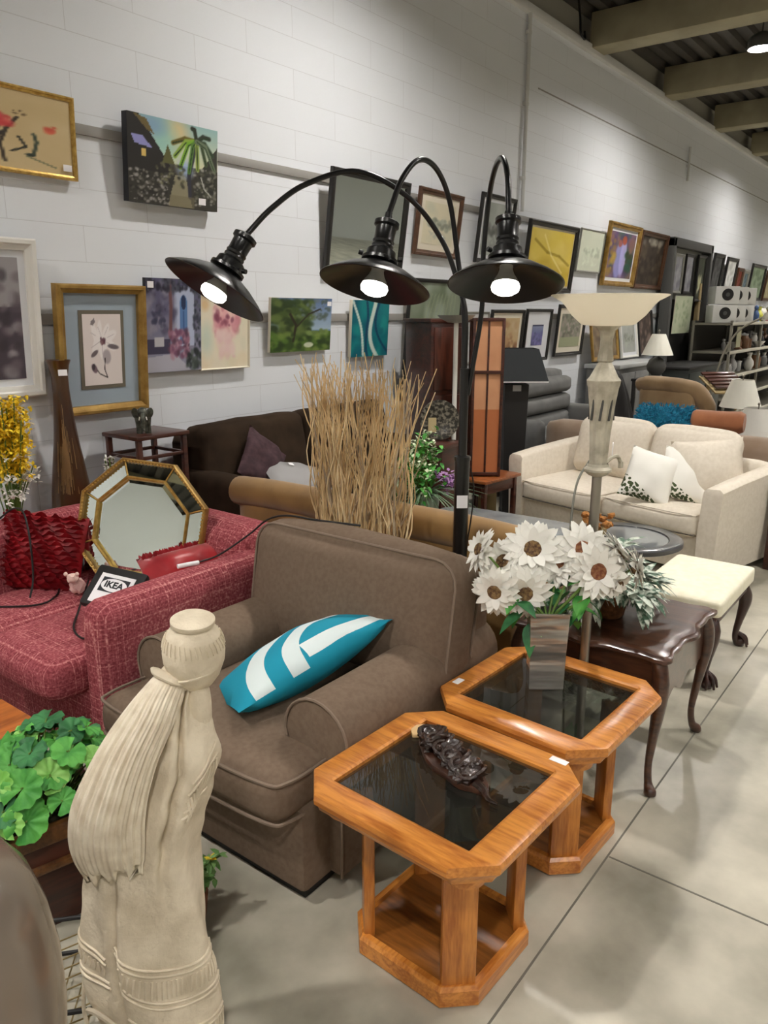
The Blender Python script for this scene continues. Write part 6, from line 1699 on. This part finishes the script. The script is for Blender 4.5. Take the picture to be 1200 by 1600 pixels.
# courtyard canvas
a = Art(72, 100, (120, 116, 138)); a.grad(0, 1, (84, 82, 110), (150, 150, 168)); a.rect(0.5, 0.86, 0.08, 0.72, (176, 184, 208)); a.dabs(70, 0, 0.5, 0.05, 0.55, 0.06, [(92, 90, 116), (130, 126, 146), (70, 66, 88), (150, 146, 160)], 0.6)
a.rect(0.60, 0.74, 0.28, 0.70, (92, 128, 178)); a.ell(0.67, 0.27, 0.07, 0.10, (92, 128, 178), 1, 0, 0.05); a.ell(0.67, 0.25, 0.045, 0.08, (44, 56, 88), 1, 0, 0.05); a.rect(0.66, 0.68, 0.34, 0.68, (66, 96, 146))
a.line([(0.42, 0.0), (0.44, 0.3), (0.42, 0.62)], 0.03, (110, 78, 80)); a.dabs(90, 0.0, 1, 0.0, 0.12, 0.035, [(50, 48, 62), (80, 84, 96), (36, 34, 48)], 0.8); a.dabs(50, 0.86, 1, 0.05, 0.8, 0.03, [(50, 54, 66), (90, 96, 104)], 0.8); a.dabs(30, 0.1, 0.35, 0.28, 0.5, 0.03, [(60, 60, 84), (84, 84, 104)], 0.7)
a.rect(0, 0.42, 0.64, 0.8, (66, 62, 84)); a.rect(0.14, 0.30, 0.62, 0.72, (186, 184, 190)); a.poly([(0, 0.84), (0.5, 0.80), (0.8, 1), (0, 1)], (176, 174, 186)); a.dabs(90, 0.40, 0.76, 0.56, 0.84, 0.035, [(150, 104, 124), (120, 80, 104), (176, 136, 150), (96, 66, 84)], 0.85); a.dabs(30, 0.7, 1, 0.78, 1, 0.04, [(40, 44, 48), (66, 76, 70), (90, 100, 96)], 0.85)
t = picture('violet courtyard painting with an arched blue door, unframed, right of the magnolia', 2.690, 3.075, 1.375, 1.895, a, None, canvas_d=0.025, name='canvas_painting', cat='painting', tilt=R(4.5), tagc='dark'); ptag(t, -0.16, 0.485, -0.028, 0.04, 0.035)
# pink flowers
a = Art(64, 84, (228, 218, 196)); a.dabs(40, 0, 1, 0, 1, 0.14, [(232, 222, 200), (214, 214, 190), (226, 206, 170)], 0.4); a.ell(0.12, 0.6, 0.12, 0.2, (190, 210, 200), 0.6, 0, 0.6)
a.dabs(60, 0.28, 0.78, 0.14, 0.55, 0.07, [(206, 140, 150), (226, 170, 176), (190, 110, 124), (234, 190, 190)], 0.6); a.dabs(14, 0.3, 0.7, 0.18, 0.42, 0.045, [(130, 70, 90), (150, 84, 100)], 0.7); a.dabs(40, 0.35, 0.7, 0.5, 0.85, 0.05, [(226, 184, 186), (232, 206, 200)], 0.5, 2.0); a.ell(0.1, 0.12, 0.08, 0.08, (222, 180, 120), 0.6, 0, 0.5)
picture('pale watercolour of pink flowers in a thin cream frame below the left lamp shade', 3.075, 3.475, 1.365, 1.815, a, M['cane'], 0.010, 0.024, name='framed_picture')
# green tree canvas
a = Art(90, 66, (110, 136, 176)); a.grad(0, 0.6, (96, 118, 160), (160, 180, 196)); a.rect(0, 1, 0.62, 1, (70, 92, 44)); a.dabs(170, 0.0, 0.66, 0.05, 0.62, 0.05, [(44, 58, 32), (70, 88, 44), (96, 112, 60), (52, 70, 40)], 0.8); a.dabs(40, 0.5, 0.95, 0.02, 0.4, 0.025, [(80, 92, 80), (110, 124, 130)], 0.7); a.line([(0.36, 0.8), (0.4, 0.5), (0.3, 0.3)], 0.02, (46, 40, 30)); a.line([(0.4, 0.55), (0.6, 0.3), (0.8, 0.2)], 0.012, (50, 46, 36)); a.dabs(80, 0, 1, 0.66, 1, 0.04, [(60, 84, 36), (92, 124, 50), (40, 56, 30), (120, 140, 70)], 0.7); a.ell(0.62, 0.88, 0.08, 0.05, (210, 214, 190), 0.9); a.dabs(14, 0.6, 0.95, 0.6, 0.68, 0.03, [(120, 140, 80), (100, 120, 66)])
t = picture('green landscape painting of trees under a blue sky, unframed, between two lamp shades', 3.655, 4.25, 1.45, 1.805, a, None, canvas_d=0.025, name='canvas_painting', cat='painting', tilt=R(5)); ptag(t, 0.27, 0.32, -0.028, 0.04, 0.03)
# teal abstract
a = Art(56, 72, (22, 120, 124)); a.dabs(40, 0, 1, 0, 1, 0.15, [(16, 104, 116), (30, 140, 136), (14, 84, 104)], 0.6)
for q in range(4): a.line([(0.0 + 0.24 * q + 0.16 * math.sin(3.3 * f / 20 + q) + 0.35 * (f / 20) ** 2, f / 20) for f in range(21)], 0.03 if q != 2 else 0.05, (206, 216, 206) if q % 2 == 0 else (20, 60, 90), 0.8)
picture('teal and white swirling abstract canvas above the dry twigs', 4.48, 4.925, 1.385, 1.80, a, None, canvas_d=0.03, name='canvas_painting', cat='painting')
# black framed mirror
t = picture('large rectangular wall mirror in a wide black frame behind the middle lamp', 4.215, 5.115, 1.99, 2.67, None, M['blackframe'], 0.045, 0.035, name='wall_mirror', cat='mirror', tilt=R(8))
MB().box((0, -0.012, 0.34), (0.815, 0.003, 0.595), 0).build('mirror_glass', M['mirror'], t, smooth=False); ptag(t, -0.39, 0.035, -0.036, 0.04, 0.035)
# etching etc
def etch(w, h, bg, tone, sky):
    a = Art(w, h, bg); a.dabs(30, 0, 1, 0.1, 0.9, 0.15, [bg, sky], 0.4); a.dabs(60, 0.15, 0.9, 0.40, 0.62, 0.05, [tone, tuple(min(255, q + 40) for q in tone)], 0.6); a.dabs(26, 0.2, 0.8, 0.66, 0.86, 0.06, [tuple(min(255, q + 50) for q in tone)], 0.4, 0.4); return a
a = etch(56, 56, (214, 206, 180), (128, 132, 118), (196, 196, 176)); picture('faded landscape etching in a brown wooden frame behind the middle lamp arm', 5.29, 5.935, 2.16, 2.67, a, M['brownframe'], 0.045, 0.03, ((0.05, M['cane']),), tilt=R(7), roll=R(1))
a = etch(50, 50, (176, 182, 176), (90, 92, 88), (150, 156, 150)); picture('misty grey picture in a black frame left of the right lamp socket', 6.24, 6.86, 2.15, 2.74, a, M['blackframe'], 0.04, 0.03, ((0.03, M['matwhite']),), tilt=R(7))
a = Art(80, 60, (206, 176, 60)); a.dabs(60, 0, 1, 0, 1, 0.14, [(220, 196, 84), (190, 160, 44), (228, 208, 120)], 0.5); a.line([(0.1, 0.2), (0.4, 0.4), (0.7, 0.45), (0.95, 0.6)], 0.02, (150, 124, 30), 0.7); a.line([(0.3, 0.1), (0.5, 0.45), (0.8, 0.75)], 0.015, (240, 226, 160), 0.7)
picture('yellow abstract painting in a dark frame partly behind the right lamp shade', 7.15, 8.28, 1.92, 2.60, a, M['blackframe'], 0.05, 0.04, ((0.02, M['cane']),), tilt=R(6))
a = etch(44, 50, (204, 208, 190), (168, 176, 156), (196, 202, 184)); picture('small pale green print in a thin frame left of the gold-framed figures', 8.43, 9.10, 2.16, 2.62, a, M['silverframe'], 0.018, 0.02, tilt=R(6))
a = Art(60, 60, (120, 96, 120)); a.dabs(60, 0, 1, 0, 1, 0.1, [(60, 56, 96), (150, 110, 90), (96, 70, 120), (70, 100, 90)], 0.7); a.ell(0.42, 0.62, 0.16, 0.4, (150, 150, 206), 0.9); a.ell(0.58, 0.55, 0.12, 0.42, (176, 170, 220), 0.9); a.ell(0.56, 0.16, 0.09, 0.10, (176, 84, 56), 0.9); a.ell(0.40, 0.24, 0.07, 0.08, (160, 90, 80), 0.9); a.dabs(20, 0.7, 0.95, 0.4, 0.8, 0.06, [(40, 84, 66), (56, 66, 46)], 0.8); a.dabs(16, 0.03, 0.25, 0.2, 0.9, 0.07, [(190, 160, 70), (150, 120, 60)], 0.7)
picture('colourful picture of robed figures in a gold frame on the upper rail', 9.14, 10.16, 2.03, 2.755, a, M['gold'], 0.06, 0.05, ((0.04, M['matwhite']),), tilt=R(6))
a = Art(50, 50, (64, 54, 46)); a.dabs(80, 0, 1, 0.2, 1, 0.06, [(44, 36, 32), (84, 72, 60), (60, 50, 44), (100, 88, 74)], 0.7); a.dabs(12, 0.1, 0.9, 0.06, 0.16, 0.06, [(170, 164, 150), (120, 116, 110)])
picture('dark brown interior painting in a dark frame, right of the gold-framed figures', 10.18, 11.22, 2.02, 2.74, a, M['brownframe'], 0.06, 0.05, tilt=R(6))
# grey display frame with small pictures
t = thing('display_rack', 'large dark grey display frame against the wall holding small pictures and papers', 'rack', (12.18, 3.66, 0))
MB().box((-0.90, 0, 1.36), (0.10, 0.14, 2.70), 0.006).build('upright', M['dkgrey'], t); MB().box((0.90, 0, 1.36), (0.10, 0.14, 2.70), 0.006).build('upright', M['dkgrey'], t)
MB().box((0, 0, 2.66), (1.90, 0.14, 0.12), 0.006).build('top_bar', M['dkgrey'], t); MB().box((0, 0.05, 1.32), (1.72, 0.02, 2.60), 0).build('back_panel', M['black'], t)
MB().box((0.62, 0.0, 1.40), (0.10, 0.06, 1.5), 0.004).build('leaning_board', M['beige'], t); MB().box((-0.1, 0.03, 2.25), (1.5, 0.01, 0.7), 0).build('pale_panel', M['silverframe'], t)
for i, (x0, x1, z0, z1, lab) in enumerate(((11.42, 11.82, 1.98, 2.52, 'small grey picture at the left on the dark grey display frame'), (11.92, 12.32, 1.98, 2.54, 'small black-framed grey picture in the middle of the display frame'), (12.50, 12.92, 1.88, 2.56, 'small dark picture with white flower at the right of the display frame'))):
    a = Art(30, 40, (150, 150, 158) if i < 2 else (60, 64, 52)); a.dabs(30, 0, 1, 0.1, 1, 0.12, [(170, 170, 176), (120, 120, 130)] if i < 2 else [(80, 84, 66), (40, 44, 36)], 0.6)
    if i == 2: a.dabs(14, 0.3, 0.7, 0.45, 0.9, 0.09, [(220, 220, 190), (190, 190, 150)], 0.9)
    picture(lab, x0, x1, z0, z1, a, M['silverframe'] if i == 0 else M['blackframe'], 0.04, 0.03, tilt=R(2), y=3.66, group='small pictures on the display frame')
a = Art(36, 40, (196, 204, 176)); a.dabs(50, 0.05, 0.95, 0.1, 0.95, 0.05, [(150, 170, 130), (210, 214, 190), (170, 186, 150)], 0.6)
picture('pale green unframed sheet hanging low on the dark grey display frame', 11.50, 12.30, 1.42, 1.95, a, None, canvas_d=0.01, tilt=R(2), y=3.62, name='poster', cat='poster')
# far pictures over the shelving
far = [(13.62, 14.20, 2.02, 2.66, 'blackframe', (70, 70, 70), 'dark picture in a tall black frame, first past the display frame'), (14.42, 15.10, 1.98, 2.64, 'blackframe', (196, 198, 194), 'pale picture in a black frame, second past the display frame'), (15.2, 15.6, 1.95, 2.50, 'brownframe', (130, 60, 46), 'narrow reddish picture above the far shelving'),
       (15.65, 16.05, 1.95, 2.48, 'silverframe', (110, 130, 140), 'small bluish picture above the far shelving'), (16.2, 17.3, 1.95, 2.62, 'blackframe', (150, 170, 140), 'greenish picture in a black frame above the far shelving'), (17.5, 18.2, 1.95, 2.55, 'brownframe', (170, 160, 120), 'small olive picture in a brown frame above the far shelving'), (18.6, 19.6, 1.85, 2.45, 'blackframe', (206, 206, 196), 'pale picture at the right edge above the far shelving')]
for i, (x0, x1, z0, z1, fr_, bg, lab) in enumerate(far):
    a = Art(30, 36, bg); a.dabs(40, 0, 1, 0.1, 1, 0.12, [tuple(max(0, q - 40) for q in bg), tuple(min(255, q + 25) for q in bg)], 0.6)
    picture(lab, x0, x1, z0, z1, a, M[fr_], 0.06, 0.04, tilt=R(6))
# lower row, right of the twigs
a = Art(60, 60, (120, 130, 110)); a.dabs(70, 0, 1, 0, 1, 0.12, [(96, 108, 84), (140, 150, 130), (110, 120, 100), (160, 170, 156)], 0.6)
for k in range(8): a.line([(0.1 + 0.1 * k, 1), (0.2 + 0.09 * k, 0.5), (0.4 + 0.07 * k, 0.1)], 0.01, (150, 160, 130), 0.6)
picture('tall grey-green picture with grasses behind the white torchiere', 5.14, 5.95, 1.00, 1.98, a, M['blackframe'], 0.03, 0.03, tilt=R(5))
a = etch(40, 40, (206, 208, 206), (150, 152, 150), (190, 192, 190)); picture('pale grey print in a thin grey frame above the mahogany cabinet', 6.02, 6.48, 1.25, 1.72, a, M['silverframe'], 0.02, 0.02, tilt=R(5))
a = Art(50, 56, (196, 170, 128)); a.dabs(70, 0.05, 0.95, 0.1, 0.95, 0.08, [(206, 186, 150), (170, 130, 90), (186, 150, 110), (140, 100, 70)], 0.6); a.dabs(20, 0.1, 0.9, 0.75, 0.95, 0.05, [(110, 74, 50), (90, 60, 44)])
picture('beige and brown picture with white mat in a black frame, right of the orange lamp', 6.52, 7.17, 1.20, 1.74, a, M['blackframe'], 0.03, 0.03, ((0.05, M['cane']),), tilt=R(5))
a = Art(40, 50, (110, 112, 160)); a.grad(0, 0.4, (140, 150, 176), (110, 116, 160)); a.dabs(40, 0, 1, 0.4, 1, 0.08, [(100, 96, 150), (130, 120, 176), (84, 84, 120)], 0.7); a.rect(0, 1, 0, 0.08, (60, 64, 90))
picture('violet scene with wide white mat in a black frame above the dark lamp shade', 7.23, 7.80, 1.22, 1.75, a, M['blackframe'], 0.03, 0.03, ((0.13, M['matwhite']),), tilt=R(5))
a = Art(50, 60, (130, 132, 116)); a.dabs(90, 0, 1, 0, 0.7, 0.06, [(96, 96, 84), (150, 140, 130), (110, 112, 96), (170, 156, 150)], 0.7); a.rect(0, 1, 0.7, 1, (160, 164, 130), 0.8)
picture('grey garden print in a black frame left of the torchiere bowl', 7.97, 8.70, 1.24, 1.80, a, M['blackframe'], 0.04, 0.03, ((0.06, M['cane']),), tilt=R(5))
a = Art(50, 40, (120, 104, 84)); a.dabs(60, 0, 1, 0, 1, 0.1, [(104, 86, 70), (140, 124, 96), (90, 76, 62)], 0.6)
picture('brown picture in an olive-gold frame behind the torchiere stem', 8.80, 9.62, 1.145, 1.62, a, M['gold'], 0.05, 0.03, tilt=R(-8), y=3.66)
a = etch(40, 40, (170, 172, 166), (120, 124, 112), (150, 152, 146)); picture('grey landscape print with white mat right of the torchiere stem', 9.72, 10.30, 1.145, 1.66, a, M['whiteframe'], 0.03, 0.03, ((0.04, M['matwhite']),), tilt=R(-8), y=3.66)
a = Art(40, 50, (70, 58, 52)); a.dabs(50, 0, 1, 0, 1, 0.08, [(100, 84, 76), (50, 42, 38), (150, 130, 120)], 0.7); picture('dark floral picture in a black frame under the right end of the torchiere bowl', 10.36, 10.92, 1.14, 1.75, a, M['blackframe'], 0.04, 0.03, tilt=R(-8), y=3.66)
